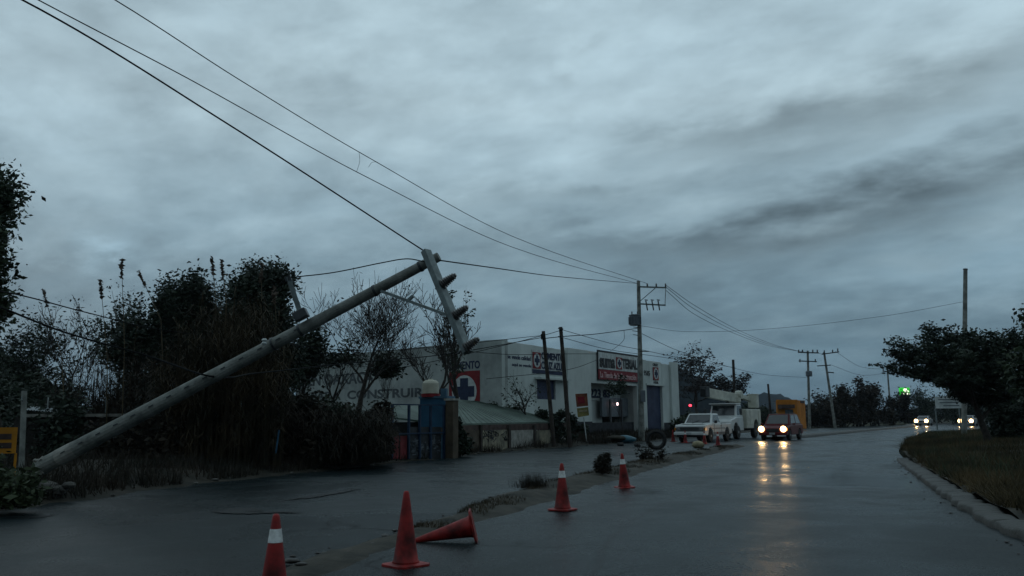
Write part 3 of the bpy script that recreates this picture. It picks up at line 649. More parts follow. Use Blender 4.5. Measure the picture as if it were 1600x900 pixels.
# reeds
def reed_arrays(pts, hs, seed, nl=7):
    r = np.random.default_rng(seed); VV = []
    for p, h in zip(pts, hs):
        lx, ly = r.normal(0, .05, 2) * h
        n = nl; t = r.uniform(.1, 1, n); bx = p[0] + lx * t; by = p[1] + ly * t; bz = p[2] + h * t
        a = r.uniform(0, 2 * np.pi, n); L = r.uniform(.35, .85, n); wd = .013
        mx = bx + np.cos(a) * L * .45; my = by + np.sin(a) * L * .45; mz = bz + L * r.uniform(.1, .5, n)
        ex = bx + np.cos(a) * L * .9; ey = by + np.sin(a) * L * .9; ez = mz - L * r.uniform(0, .6, n)
        sx, sy = -np.sin(a) * wd, np.cos(a) * wd
        VV.append(np.stack([np.stack([bx - sx * .5, by - sy * .5, bz], 1), np.stack([bx + sx * .5, by + sy * .5, bz], 1), np.stack([mx + sx, my + sy, mz], 1), np.stack([mx - sx, my - sy, mz], 1)], 1))
        VV.append(np.stack([np.stack([mx - sx, my - sy, mz], 1), np.stack([mx + sx, my + sy, mz], 1), np.stack([ex, ey, ez], 1), np.stack([ex - .002, ey, ez], 1)], 1))
        q = np.linspace(0, 1, 4); cx = p[0] + lx * q; cy = p[1] + ly * q; cz = p[2] + h * q; w0 = .013 * (1 - .6 * q)
        th = r.uniform(0, np.pi); ux, uy = np.cos(th), np.sin(th)
        for ux, uy in ((ux, uy), (-uy, ux)):
            for i in range(3):
                VV.append(np.array([[[cx[i] - ux * w0[i], cy[i] - uy * w0[i], cz[i]], [cx[i] + ux * w0[i], cy[i] + uy * w0[i], cz[i]], [cx[i + 1] + ux * w0[i + 1], cy[i + 1] + uy * w0[i + 1], cz[i + 1]], [cx[i + 1] - ux * w0[i + 1], cy[i + 1] - uy * w0[i + 1], cz[i + 1]]]]))
    V = np.concatenate(VV).reshape(-1, 3); return V, np.arange(len(V)).reshape(-1, 4)
def reed_bed(label, seed, pxs, Ys, top, n, m='reed'):
    r = np.random.default_rng(seed); px = r.uniform(*pxs, n); Y = r.uniform(*Ys, n); pts = []; hs = []
    xs, ys = zip(*top)
    for a, b in zip(px, Y):
        g_ = P(a, 700, b); zt = P(a, np.interp(a, xs, ys), b).z; pts.append((g_.x, g_.y, .2)); hs.append(max(.5, (zt - .2) * r.uniform(.55, 1.0)))
    V, Fq = reed_arrays(pts, hs, seed, 9); tag(fast('reed_bed', V, Fq, m), label, 'reeds', kind='stuff')
reed_bed('tall brown reed thicket in front of the dense evergreens', 200, (238, 440), (24.5, 28), [(238, 560), (270, 510), (330, 460), (400, 455), (440, 530)], 900)
reed_bed('dark reeds and brush below the lettered white wall', 201, (430, 606), (26, 29), [(430, 600), (470, 632), (600, 640)], 600, 'drybrush')
reed_bed('thin reeds between the bare trees at the left', 202, (60, 240), (27, 30), [(60, 590), (150, 560), (240, 540)], 330, 'drybrush')
# single plumed reeds
for i, (bx, by, tx, ty, lab) in enumerate([(95, 560, 67, 452, 'plumed reed leaning left near the far left tree'), (166, 560, 157, 437, 'upright plumed reed above the bare trees'), (193, 540, 190, 408, 'tallest plumed reed of the bare tree gap'),
        (250, 500, 217, 424, 'plumed reed leaning left beside the left evergreen'), (336, 470, 331, 402, 'plumed reed rising over the evergreens gap'), (352, 470, 346, 408, 'short plumed reed just right of another on the evergreen top'), (407, 480, 409, 412, 'thin plumed reed at the right side of the evergreens'), (430, 500, 428, 447, 'reed tip under the slack wire of the fallen pole')]):
    Y = 26.0; b = P(bx, by, Y); tp = P(tx, ty, Y); g_ = Vector((b.x + (b.x - tp.x) * .6, Y, .2)); t = thing('plumed_reed', lab, 'reed', g_, 0, 'plumed reeds over the thicket')
    mid = b + Vector((.03, 0, 0)); MB().tube([g_, mid, tp], [.02, .014, .006], 5).build('stalk', 'reedstalk', t, world=True)
    d = (tp - b).normalized(); cs = [tp - d * (.55 * q) for q in np.linspace(0, 1, 14)]; V, Fq = leaves([tuple(c) for c in cs], 4, .016, .10, 300 + i); fast('plume', V, Fq, 'plume', t, world=True)
    V, Fq = reed_arrays([tuple(g_)], [(tp - g_).z * .8], 320 + i, 12); fast('leaf', V, Fq, 'reed', t, world=True)

# hills
def ridge(name, pts, Y, depth, m, seed):
    xs, ys = zip(*pts); px = np.linspace(xs[0], xs[-1], 90); py = np.interp(px, xs, ys)
    rows = [];
    for k_, f in enumerate((0, .25, .6, .85, 1.0, .8, 0)):
        row = []
        for a, b in zip(px, py):
            top = P(a, b, Y); z = top.z * f + (vnoise(a * .9, k_ * 3.1, 3, seed) - .5) * top.z * .12 * (f > 0); dep = (k_ - 4) * depth / 6
            s = (Y + dep) / Y; row.append((top.x * s, (Y + dep), z - (1 if f == 0 else 0)))
        rows.append(row)
    A_ = np.array(rows); return tag(grid_mesh(name, A_[..., :2], A_[..., 2], m), kind='structure')
ridge('hill', [(980, 600), (1040, 574), (1065, 575), (1100, 592), (1130, 612), (1180, 635), (1230, 650)], 700, 300, 'hill', 1)
ridge('hill', [(1130, 640), (1165, 617), (1200, 613), (1225, 618), (1250, 630), (1300, 640), (1360, 645), (1420, 640), (1480, 636), (1560, 630), (1700, 626)], 1500, 500, 'hill', 2)
ridge('hillside', [(-260, 470), (-60, 520), (0, 545), (60, 578), (100, 615), (140, 645), (170, 660)], 95, 40, 'hilltree', 3)

# ------------------------------------------------------------------ white shop
def xy(px, Y): p = P(px, 650, Y); return (p.x, p.y)
Cc = xy(790, 50.6); Bc = (14.0, 74.0); Dc = xy(463, 62.5)
Hh = 6.25
FR = Face(Cc, Bc); FL = Face(Dc, Cc)
shop = thing('hardware_store', 'long white building materials store with painted cement logos and a black plinth', 'store', ((Cc[0] + Bc[0]) / 2, (Cc[1] + Bc[1]) / 2, 0))
back = Vector(Dc) - Vector(Cc)
o0, o1 = [FR.uv(x, 640)[0] for x in (921, 994)]
ztop_open = FR.uv(957, 601)[1]
# side wall, with its top edge as the photo shows it
Lt = FL.L; mb = MB()
zl = [(0, FL.uv(465, 560)[1]), (Lt * .5, FL.uv(610, 547)[1]), (Lt * .93, FL.uv(757, 532)[1]), (Lt, FL.uv(789, 530)[1])]
for (u0, z0), (u1, z1) in zip(zl, zl[1:]):
    vs = [FL.w(u0, -.1, 0), FL.w(u1, -.1, 0), FL.w(u1, z1, 0), FL.w(u0, z0, 0), FL.w(u0, -.1, -.25), FL.w(u1, -.1, -.25), FL.w(u1, z1, -.25), FL.w(u0, z0, -.25)]
    mb.add(vs, [(0, 1, 2, 3), (5, 4, 7, 6), (3, 2, 6, 7), (0, 3, 7, 4), (1, 5, 6, 2)])
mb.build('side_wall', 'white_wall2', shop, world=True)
# front wall around the entrance recess and the openings
e0, e1 = o0, o1
d0 = [FR.uv(x, 640)[0] for x in (1009, 1034)]; dz_ = FR.uv(1021, 603)[1]
w0 = [FR.uv(x, 608)[0] for x in (838, 867)]; wz = (FR.uv(852, 624)[1], FR.uv(852, 594)[1])
zt = FR.uv(850, 541)[1]; zt2 = FR.uv(903, 546)[1]; zt3 = FR.uv(1015, 564)[1]
mb = MB(); T = -.25
a_ = FR.uv(884, 600)[0]; b_ = FR.uv(921, 600)[0]
zcor = FL.uv(789, 530)[1] - .12
FR.slab(mb, .0, w0[0], -.1, zcor, T, 0); FR.slab(mb, w0[0], w0[1], -.1, wz[0], T, 0); FR.slab(mb, w0[0], w0[1], wz[1], zcor - .02, T, 0); FR.slab(mb, w0[1], a_, -.1, zcor - .04, T, 0)
FR.slab(mb, a_, e0, -.1, zt2, T, .18)
FR.slab(mb, e0, e1, ztop_open, zt2 - .01, T, .14)
FR.slab(mb, e1, d0[0], -.1, zt3 + .03, T, .14); FR.slab(mb, d0[0], d0[1], dz_, zt3, T, .10); FR.slab(mb, d0[1], FR.L, -.1, zt3 - .1, T, .12)
mb.build('front_wall', 'white_wall', shop, world=True, bevel=.02, seg=1)
pz = FR.uv(1040, 662)[1]
FR.part('pilaster', 'white_wall', shop, FR.L - 1.6, FR.L + .05, -.1, zt3 + .12, .125, .30)
mb = MB(); FR.slab(mb, a_ + .02, e0 - .01, -.09, 1.28, .183, .21); mb.build('plinth', 'plinth', shop, world=True); mb = MB(); FR.slab(mb, d0[1] + .1, FR.L - 1.62, -.09, 1.1, .122, .15); mb.build('plinth', 'plinth', shop, world=True)
# far walls and roof
Bk = Vector((Bc[0] + back.x, Bc[1] + back.y)); mb = MB()
def wallseg(mb, p, q, h): 
    f = Face(p, q); f.slab(mb, 0, f.L, -.1, h, -.25, -.01)
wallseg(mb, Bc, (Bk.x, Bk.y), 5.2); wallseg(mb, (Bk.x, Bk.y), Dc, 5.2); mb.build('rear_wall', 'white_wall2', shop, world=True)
MB().add([(Dc[0], Dc[1], 5.15), (Cc[0], Cc[1], 5.15), (Bc[0], Bc[1], 5.15), (Bk.x, Bk.y, 5.15)], [(0, 1, 2, 3)]).build('roof', 'concrete', shop, world=True)
# recess
mb = MB(); FR.slab(mb, e0 - .2, e1 + .2, -.05, ztop_open + .3, -3.3, -3.1); FR.slab(mb, e0 - .25, e0 - .02, -.05, ztop_open + .3, -3.1, T - .01); FR.slab(mb, e1 + .02, e1 + .2, -.05, ztop_open + .3, -3.1, T - .01); FR.slab(mb, e0 - .2, e1 + .2, ztop_open + .3, ztop_open + .4, -3.1, T - .01)
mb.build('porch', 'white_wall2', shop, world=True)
FR.text('223 83', 'ink_blue', shop, 922, 608, 953, 622, -1.2, .03)
FR.pslab('partition', 'white_wall', shop, 918, 597, 1000, 627, -1.45, -1.25); FR.pslab('loading_dock', 'plinth', shop, 921.5, 660, 994.5, 700, -.7, -.24); FR.pslab('side_partition', 'white_wall', shop, 918, 626.5, 940.5, 661, -1.44, -1.26)
FR.pslab('roller_shutter', 'shutter', shop, 941, 622, 994, 651, -.9, -.7)
FR.pslab('doorway', 'dark', shop, 941, 650, 996, 694, -2.9, -2.8)
for x in (955, 973):
    FR.pslab('door_post', 'darksteel', shop, x - .9, 624, x + .9, 692, -.6, -.5)
for k_ in range(3):
    FR.pslab('stacked_sacks', 'concrete', shop, 961 + k_ * 12, 655 + (k_ % 2) * 6, 970 + k_ * 12, 688, -2.6, -1.6)
# doors
f = FR.part('metal_door', 'navy', shop, d0[0], d0[1], -.05, dz_, -.2, -.1)
for k_ in range(9):
    z = .3 + k_ * dz_ / 9.5; FR.part('rib', 'navy', f, 0, 0, 0, 0, 0, 0) if False else None
mb = MB()
for k_ in range(14): FR.slab(mb, d0[0] + .03, d0[1] - .03, .05 + k_ * dz_ / 14, .05 + k_ * dz_ / 14 + .05, -.099, -.07)
mb.build('door_ribs', 'navy', shop, world=True)
FR.part('window_shutter', 'navy', shop, w0[0], w0[1], wz[0], wz[1], -.2, -.08)
FR.part('window_hood', 'white_wall', shop, w0[0] - .2, w0[1] + 1.4, wz[1] + .02, wz[1] + .14, .002, .5)
FR.part('window_frame', 'white', shop, w0[0] - .09, w0[0], wz[0], wz[1], -.07, .05); FR.part('window_frame', 'white', shop, w0[1], w0[1] + .09, wz[0], wz[1], -.07, .05)
FR.part('door_lintel', 'white_wall', shop, d0[0] - .15, d0[1] + .4, dz_ + .02, dz_ + .16, .102, .22)
# main sign
sg = thing('shop_sign', 'large white and dark red sign board above the shop entrance', 'sign', FR.w(FR.uv(965, 575)[0], FR.uv(965, 597)[1], .2))
FR.pslab('frame', 'black', sg, 934.0, 551, 997.5, 596.0, .19, .24)
FR.pslab('board', 'white', sg, 935.5, 554, 996.5, 579.2, .241, .27)
FR.pslab('banner', 'darkred', sg, 935.5, 579.6, 996.5, 594.6, .241, .27)
FR.text('suma', 'black', sg, 937, 560, 961, 575, .29, .04)
cross_logo(FR, sg, 962.5, 558.5, 971.5, 577, .272)
FR.text('TERIAL', 'black', sg, 972.5, 561.5, 995.5, 577, .29, .04)
FR.text('La Tienda de la Construcción', 'pinkwhite', sg, 938, 583.0, 994, 592.0, .29, .015)
# cement sign on the front wall
s2 = thing('cement_sign', 'painted cement logo with blue lettering on the white front wall', 'sign', FR.w(FR.uv(855, 570)[0], FR.uv(855, 590)[1], .02))
FR.pslab('panel', 'white', s2, 831, 549, 882, 586, .004, .03)
cross_logo(FR, s2, 832, 550.5, 844.5, 576, .032)
FR.text('CEMENTO', 'ink_blue', s2, 846, 552, 881, 563, .05, .03)
FR.text('CRUZ AZUL', 'ink_blue', s2, 846, 566, 881, 578, .05, .03)
FR.pslab('strip', 'ink_blue', s2, 832, 579, 881, 585, .032, .045)
s3 = thing('wall_lettering', 'small dark slogan painted beside the cement logo on the front wall', 'lettering', FR.w(FR.uv(812, 560)[0], FR.uv(812, 573)[1], .02))
FR.text('se vende calidad', 'ink_blue', s3, 793, 555, 829, 562, .004, .02)
FR.text('aquí se vende', 'ink_blue', s3, 800, 568, 830, 574.5, .004, .02)
s4 = thing('wall_sign', 'small red and white cross logo above the tall blue door', 'sign', FR.w(FR.uv(1024, 583)[0], FR.uv(1024, 597)[1], .2))
cross_logo(FR, s4, 1020.3, 574, 1028.5, 594, .13)
FR.text('CRUZ', 'black', s4, 1020, 568, 1028, 572, .12, .02); FR.text('AZUL', 'black', s4, 1021, 596, 1029, 599.5, .12, .02)
s5 = thing('wall_lettering', 'short dark number painted between sign board and small cross logo', 'lettering', FR.w(FR.uv(1010, 583)[0], FR.uv(1010, 590)[1], .2))
FR.text('9515', 'black', s5, 1006, 579, 1015.5, 587, .146, .02)
# big logo on side wall
s6 = thing('cement_mural', 'big red square cross mural with the word CEMENTO on the side wall', 'mural', FL.w(FL.uv(726, 600)[0], 2.4, .02))
u0, u1 = FL.uv(702, 600)[0], FL.uv(750, 600)[0]; zz = FL.uv(726, 580)[1]
uc = (u0 + u1) / 2; hw = (u1 - u0) / 2; zc = zz - hw
mb = MB(); FL.slab(mb, u0, u1, zc - hw, zz, .004, .02); mb.cur = 1; disc_on(FL, mb, uc, zc, hw * .80, hw * .80, .021, .03)
mb.cur = 2; t_ = .26; FL.slab(mb, uc - hw * .66, uc + hw * .66, zc - hw * t_, zc + hw * t_, .031, .04)
FL.slab(mb, uc - hw * t_, uc + hw * t_, zc + hw * t_, zc + hw * .66, .031, .04); FL.slab(mb, uc - hw * t_, uc + hw * t_, zc - hw * .66, zc - hw * t_, .031, .04)
mb.build('emblem', ['red', 'white', 'ink_blue'], s6, world=True)
FL.text('CEMENTO', 'ink_blue', s6, 702, 564.5, 750, 577, .004, .03)
s7 = thing('wall_lettering', 'large faded black lettering in two lines painted on the side wall', 'lettering', FL.w(FL.uv(570, 590)[0], 3.0, .02))
FL.text('EN OAXACA', 'ink_faded', s7, 481, 583, 584, 601, .004, .03)
FL.text('PARA  CONSTRUIR', 'ink_faded', s7, 486, 609, 662, 623, .004, .03)
lamp = thing('wall_lamp', 'small lit lamp over the roller shutter at the shop entrance', 'lamp', FR.w(FR.uv(973.3, 631)[0], FR.uv(973, 633)[1], -.6))
pp = FR.w(FR.uv(973.3, 631)[0], FR.uv(973, 631)[1], -.45)
MB().lathe([(.02, -.12), (.07, -.08), (.075, .06), (.03, .12)], 10, pp).build('bulb', 'pinklamp', lamp, world=True)
MB().beam(pp + Vector((0, 0, .1)), pp + Vector((0, 0, .1)) - FR.n * .25, .03, .03).build('bracket', 'darksteel', lamp, world=True)

# ------------------------------------------------------------------ green roofed shed, yard wall
E1 = P(716, 662, 37); E2 = P(884, 658, 49)
GF = Face((E1.x, E1.y), (E2.x, E2.y))
gs = thing('low_shed', 'low open shed with a big pale green metal roof and graffiti wall', 'shed', (E1.x, E1.y, 0))
R1 = P(700, 623, 43); R2 = P(748, 627, 46)
def roofslab(pts, m, nm, par, th=.08):
    n = len(pts); v = [Vector(p) for p in pts]; MB().add(v + [p - Vector((0, 0, th)) for p in v], [tuple(range(n)), tuple(range(n, 2 * n))[::-1]] + [(k, (k + 1) % n, (k + 1) % n + n, k + n) for k in range(n)]).build(nm, m, par, world=True)
E0 = P(700, 662.5, 36)
roofslab([E0, E2, R2, R1], 'roofgreen', 'roof', gs)
roofslab([E2 + Vector((0, 0, -.02)), E2 + Vector((-3, 8, 0)), R2 + Vector((0, 2, 0)), R2 + Vector((0, 0, -.02))], 'roofgreen', 'roof_rear', gs)
mb = MB()
for k_ in range(1, 26):
    f = k_ / 26; mb.beam(E0.lerp(E2, f) + Vector((0, 0, .015)), R1.lerp(R2, f) + Vector((0, 0, .004)), .035, .012)
mb.build('roof_ribs', 'roofgreen', gs, world=True)
mb = MB(); mb.beam(E0 - Vector((0, 0, .24)), E2 - Vector((0, 0, .26)), .06, .34); mb.build('fascia', 'fascia', gs, world=True)
GW = Face((E1.x + .4, E1.y + .6), (E2.x + .4, E2.y + .6))
for i, (x0, x1, m) in enumerate([(720, 752, 'tan'), (754, 795, 'stained'), (799, 836, 'concrete'), (838, 872, 'stained'), (874, 884, 'concrete')]):
    GW.pslab('wall_panel', m, gs, x0, 672, x1, 708, -.1, .0)
for x in (753, 797, 837, 873):
    GW.pslab('post', 'wood', gs, x - 1.4, 664, x + 1.4, 708, -.05, .08)
# scrawled graffiti strokes
rd = random.Random(4); mb = MB()
for q in range(26):
    px = rd.uniform(756, 793); py = rd.uniform(674, 690); pts = []
    for j in range(4):
        uu, z = GW.uv(px + rd.uniform(-3.5, 3.5), py + rd.uniform(-4, 4)); pts.append(GW.w(uu, z, .012))
    mb.tube(pts, .018, 4)
tag(mb.build('graffiti', 'black', gs, world=True), kind='stuff')
pl = thing('gate_pillar', 'tan concrete pillar between the blue gate and the green roof', 'pillar', G(706, 716))
q = G(706, 716); MB().box((q.x, q.y, 1.08), (.36, .4, 2.3), rz=-.5).build('shaft', 'tan', pl, world=True, bevel=.02); MB().box((q.x, q.y, 2.26), (.44, .48, .08), rz=-.5).build('cap', 'concrete', pl, world=True)

# ------------------------------------------------------------------ blue gate, kiosk and water tank
b0, b1 = G(612, 722), G(696, 716); BF = Face((b0.x, b0.y), (b1.x, b1.y))
gt = thing('metal_gate', 'tall gate of blue bars with red lower sheets and graffiti panels', 'gate', b0)
for x in (614, 640, 657, 674, 695):
    BF.pslab('post', 'blueframe', gt, x - 1.1, 632, x + 1.1, 717, -.02, .06)
for y in (632.5, 677):
    BF.pslab('rail', 'blueframe', gt, 614, y - 1, 696, y + 1, .061, .10)
for x0, x1 in ((608, 623), (625.5, 639)):
    BF.pslab('red_sheet', 'redpanel', gt, x0, 681, x1, 717, -.05, -.021)
for x0, x1 in ((641, 656), (658, 673), (675, 689)):
    BF.pslab('graffiti_sheet', 'grille', gt, x0, 667, x1, 716, -.05, -.021)
BF.pslab('corner_strip', 'lightblue', gt, 690, 679, 694, 716, -.05, -.015)
rd = random.Random(14); mb = MB()
for q in range(30):
    px = rd.uniform(643, 687); py = rd.uniform(682, 712); pts = []
    for j in range(5):
        uu, z = BF.uv(px + rd.uniform(-4, 4), py + rd.uniform(-5, 5)); pts.append(BF.w(uu, z, -.012))
    mb.tube(pts, .018, 4)
tag(mb.build('graffiti', 'shutter', gt, world=True), kind='stuff')
k0, k1 = P(656, 680, 36.0), P(698, 680, 35.6); KF = Face((k0.x, k0.y), (k1.x, k1.y))
kk = thing('blue_hut', 'small bright blue hut behind the barred gate', 'hut', k0)
KF.pslab('front_wall', 'blue', kk, 656, 622, 697, 668, -.8, 0); KF.pslab('lower_wall', 'tan', kk, 656.5, 668, 696.5, 717, -.75, -.01)
KF.pslab('roof_slab', 'lightblue', kk, 654, 619, 698, 622.5, -.85, .05)
KF.pslab('parapet', 'lightblue', kk, 688.5, 607, 697, 618.8, -.2, -.03)
tk = P(671, 620, 35.6)
wt = thing('water_tank', 'white ribbed water tank on a red base on the blue hut roof', 'water tank', (tk.x, tk.y + .5, tk.z + .02))
prof = [(.30, .12)]
for k_ in range(9): prof += [(.36, .14 + k_ * .045), (.345, .16 + k_ * .045)]
prof += [(.35, .56), (.30, .64), (.2, .69), (.11, .70), (.10, .74)]
MB().lathe(prof, 24).build('tank', 'tank', wt, smooth=False); MB().lathe([(.40, -.02), (.40, .12)], 24).build('base', 'red', wt)
# dark gabled shelter seen through the gate
sh = thing('dark_shelter', 'dark lean-to with a pale sheet roof behind the gate', 'shelter', P(630, 700, 35))
q0, q1, q2, q3 = P(604, 652, 35), P(657, 656, 36.5), P(657, 634, 39.5), P(604, 632, 38)
roofslab([P(604, 650, 35), P(656, 657, 36.5), P(656, 633, 40), P(604, 630, 39)], 'roofgreen', 'roof', sh)
mb = MB(); f = Face((q0.x, q0.y + .3), (q1.x, q1.y + .3)); f.slab(mb, 0, f.L, -.1, 1.4, -.1, 0); mb.build('wall', 'dark', sh, world=True)

# ------------------------------------------------------------------ low buildings at the far left
l0, l1 = P(20, 690, 25.5), P(450, 690, 28.5); LF = Face((l0.x, l0.y), (l1.x, l1.y))
ls = thing('low_house', 'dark low flat roofed house behind the weeds at the left', 'house', l0)
LF.pslab('wall', 'brickwall', ls, 20, 650, 440, 720, -3.5, 0)
LF.pslab('roof_slab', 'concrete', ls, 36, 646, 442, 650.5, -3.8, .25)
LF.pslab('window', 'dark', ls, 250, 664, 285, 690, .001, .03)
for i, (x0, x1, y) in enumerate([(40, 70, 641), (66, 99, 643), (236, 264, 643), (318, 350, 636)]):
    a_, z_ = LF.uv(x0, y); c_, _ = LF.uv(x1, y); mb = MB(); n = 14
    pts = []
    for j in range(n + 1):
        uu = a_ + (c_ - a_) * j / n; zz_ = z_ + (.03 if j % 2 else 0) - (.05 * j / n)
        pts += [LF.w(uu, zz_, .22), LF.w(uu, zz_ + .12, -.9)]
    mb.add(pts, [(2 * j, 2 * j + 2, 2 * j + 3, 2 * j + 1) for j in range(n)])
    tag(mb.build('roofing_sheet', 'sheet'), ['pale corrugated sheet at the left end of the low house roof', 'pale corrugated sheet right of the white roof rod', 'dull corrugated sheet on the roof just under the fallen pole', 'short pale sheet beside the roof dish'][i], 'roofing sheet', 'loose roofing sheets')
for i, x in enumerate((72.5, 164)):
    uu, z0 = LF.uv(x, 645); z1 = LF.uv(x, 618 + i * 3)[1]
    tag(MB().tube([LF.w(uu, z0, -.2), LF.w(uu, z1, -.2)], .022 if i == 0 else .014, 6).build('roof_rod', 'white' if i == 0 else 'steel'), ['white rod with guy wires on the low house roof', 'short thin rod on the roof left of the fallen pole'][i], 'rod')
    a = LF.w(uu, z1 - .02, -.2)
    if i == 0:
        tag(MB().tube([a, LF.w(uu - 1.2, z0, -.2)], .006, 4).build('guy_wire', 'cable'), 'thin guy wire left of the white roof rod', 'wire'); tag(MB().tube([a, LF.w(uu + 2.2, z0 + .1, -.2)], .006, 4).build('guy_wire', 'cable'), 'thin guy wire right of the white roof rod', 'wire')
dd_ = LF.w(LF.uv(306, 634)[0], LF.uv(306, 640)[1], -.3)
ds = thing('satellite_dish', 'tan satellite dish lying low on the house roof', 'satellite dish', dd_)
MB().lathe([(.0, 0), (.12, .01), (.22, .04), (.30, .10), (.31, .11), (.22, .06), (.12, .03), (.0, .02)], 20, (0, 0, .05), Matrix.Rotation(R(65), 3, 'X') @ Matrix.Rotation(R(20), 3, 'Y')).build('dish', 'sack', ds)
MB().tube([(0, 0, -.1), (0, 0, .1)], .03, 6).build('mast', 'steel', ds); MB().tube([(0, 0, .05), (.25, -.3, .32)], .012, 5).build('feed_arm', 'steel', ds); MB().lathe([(.05, -.06), (.06, .06)], 8, (.25, -.3, .36)).build('receiver', 'sheet', ds)
# yellow board at the edge of the frame
yb = thing('yellow_board', 'yellow framed warning board on legs cut off by the left edge', 'sign', P(-10, 740, 15.6))
YF = Face(tuple(P(-45, 700, 15.6).xy), tuple(P(26, 700, 15.9).xy))
YF.pslab('board', 'yellow', yb, -40, 668, 26, 709, 0, .03)
for y in (678, 692): YF.pslab('print', 'fascia', yb, -34, y, 18, y + 9, .031, .036)
for x in (-30, 23): YF.pslab('leg', 'yellow', yb, x - 2, 708, x + 2, 745, -.03, 0)
pt = P(35.5, 716, 18.5); pt1 = P(38, 611, 18.6)
fp_ = thing('fence_post', 'thin grey concrete fence post left of the fallen pole foot', 'post', (pt.x, pt.y, .3)); MB().tube([Vector((pt.x, pt.y, .2)), pt1], .065, 4).build('shaft', 'concrete_pole', fp_, world=True)
MB().tube([pt1 - Vector((0, 0, .2)), pt1 + Vector((.02, 0, -.19))], .09, 6).build('clamp', 'steel', fp_, world=True)
tag(MB().tube([P(431, 708, 24.2), P(436, 672, 24.2)], .022, 5).build('blue_pipe', 'blue'), 'short bright blue pipe standing in the dark brush', 'pipe')

# ------------------------------------------------------------------ fallen pole
PB, PT = P(60, 732, 17.0), P(686, 401, 15.4)
fpole = thing('fallen_power_pole', 'toppled grey concrete power pole lying slantwise out over the left carriageway', 'power pole', PB)
dirp = (PT - PB).normalized(); n_ = 26; pts = [PB.lerp(PT, k_ / n_) for k_ in range(n_ + 1)]
rr_ = [.164 - .076 * k_ / n_ for k_ in range(n_ + 1)]
MB().tube(pts, rr_, 16).build('shaft', 'concrete_pole', fpole, world=True, smooth=False)
up = Vector((0, 0, 1)); side = (up - dirp * up.dot(dirp)).normalized(); fwd = dirp.cross(side).normalized()
if fwd.y > 0: fwd = -fwd     # toward the camera
def band(px, Y=None, wd=.06, ex=.012, m='darksteel', nm='band'):
    t = (px - 60) / (686 - 60)
    # find the parameter that projects to px
    lo, hi = 0., 1.
    for _ in range(40):
        md = (lo + hi) / 2; p = PB.lerp(PT, md) - CAM; c = CM.transposed() @ p; x = 800 + F * c.x / -c.z
        if x < px: lo = md
        else: hi = md
    c = PB.lerp(PT, lo); r = .164 - .076 * lo + ex
    MB().tube([c - dirp * wd / 2, c + dirp * wd / 2], r, 16).build(nm, m, fpole, world=True); return c
for x in (470, 586, 657, 676): band(x, wd=.05)
band(428, wd=.04); 
mb = MB()
for k_ in range(5):                                             # climbing holes down the shaft
    for x in (150, 190, 230, 270, 310, 350, 395): pass
for k_ in range(14):
    c = PB.lerp(PT, .08 + k_ * .045); r = .164 - .076 * (.08 + k_ * .045); q = c + fwd * (r - .004) + side * .01
    MB().beam(q - dirp * .05, q + dirp * .05, .035, .02).build('step_hole', 'darksteel', fpole, world=True)
# broken foot: patch of spalled concrete
foot = MB(); rd = random.Random(2)
for k_ in range(9):
    c = PB + dirp * rd.uniform(.0, .25) + side * rd.uniform(-.14, .14) + fwd * rd.uniform(0, .14); s_ = rd.uniform(.05, .11); foot.box(c, (s_, s_, s_ * .8), mtx=Matrix.Rotation(rd.uniform(0, 3), 3, 'X') @ Matrix.Rotation(rd.uniform(0, 3), 3, 'Z'))
for k_ in range(5):
    a_r = k_ * 1.25; c0 = PB + (side * math.cos(a_r) + fwd * math.sin(a_r)) * .13; MB().tube([c0 + dirp * .1, c0 - dirp * .16, c0 - dirp * (.30 + .05 * (k_ % 3)) - up * .08 * (k_ % 2 + 1)], .009, 5).build('rebar', 'fascia', fpole, world=True)
foot.build('broken_foot', 'concrete', fpole, world=True, bevel=.01)
pm = MB(); c0 = PB.lerp(PT, .055); c1 = PB.lerp(PT, .10); pm.tube([c0, c0.lerp(c1, .5), c1], [.167, .165, .160], 16, cap=False)
pm.build('painted_patch', 'concrete', fpole, world=True)
# crossarm with brace and insulators
ca0, ca1 = P(667, 396, 15.25), P(731, 551, 14.6)
dca = (ca1 - ca0).normalized()
arm = MB().beam(ca0 - dca * .06, ca1, .17, .12).build('crossarm', 'steel', fpole, world=True, bevel=.012)
MB().beam(P(596, 455, 15.5), P(704, 494, 14.9), .07, .05).build('brace', 'steel', fpole, world=True)
bx = P(637, 470, 15.25); MB().beam(bx, P(646, 462, 15.2), .05, .05).build('brace_clip', 'steel', fpole, world=True)
def insul(center, axis, L=.3, r=.12, n=6, parent=None, name='insulator'):
    axis = axis.normalized(); z = Vector((0, 0, 1)); rot = z.rotation_difference(axis).to_matrix(); prof = [(.03, 0)]
    for k_ in range(n):
        z0 = .03 + (L - .06) * k_ / n; prof += [(.045, z0), (r * (1 - .06 * k_), z0 + .012), (r * .93 * (1 - .06 * k_), z0 + .028), (.045, z0 + .034)]
    prof += [(.03, L)]
    return MB().lathe(prof, 16, center, rot).build(name, 'insulator', parent, world=True)
outd = (P(710, 430, 15) - P(690, 443, 15)).normalized()
for (x, y, Y) in ((689, 446, 15.0), (707, 496, 14.8), (724, 546, 14.6)):
    a = P(x, y, Y); insul(a, outd * 1 + Vector((0, -.3, .0)), .34, .10, 7, fpole)
    MB().tube([a - outd * .12, a + outd * .02], .02, 6).build('pin', 'darksteel', fpole, world=True)
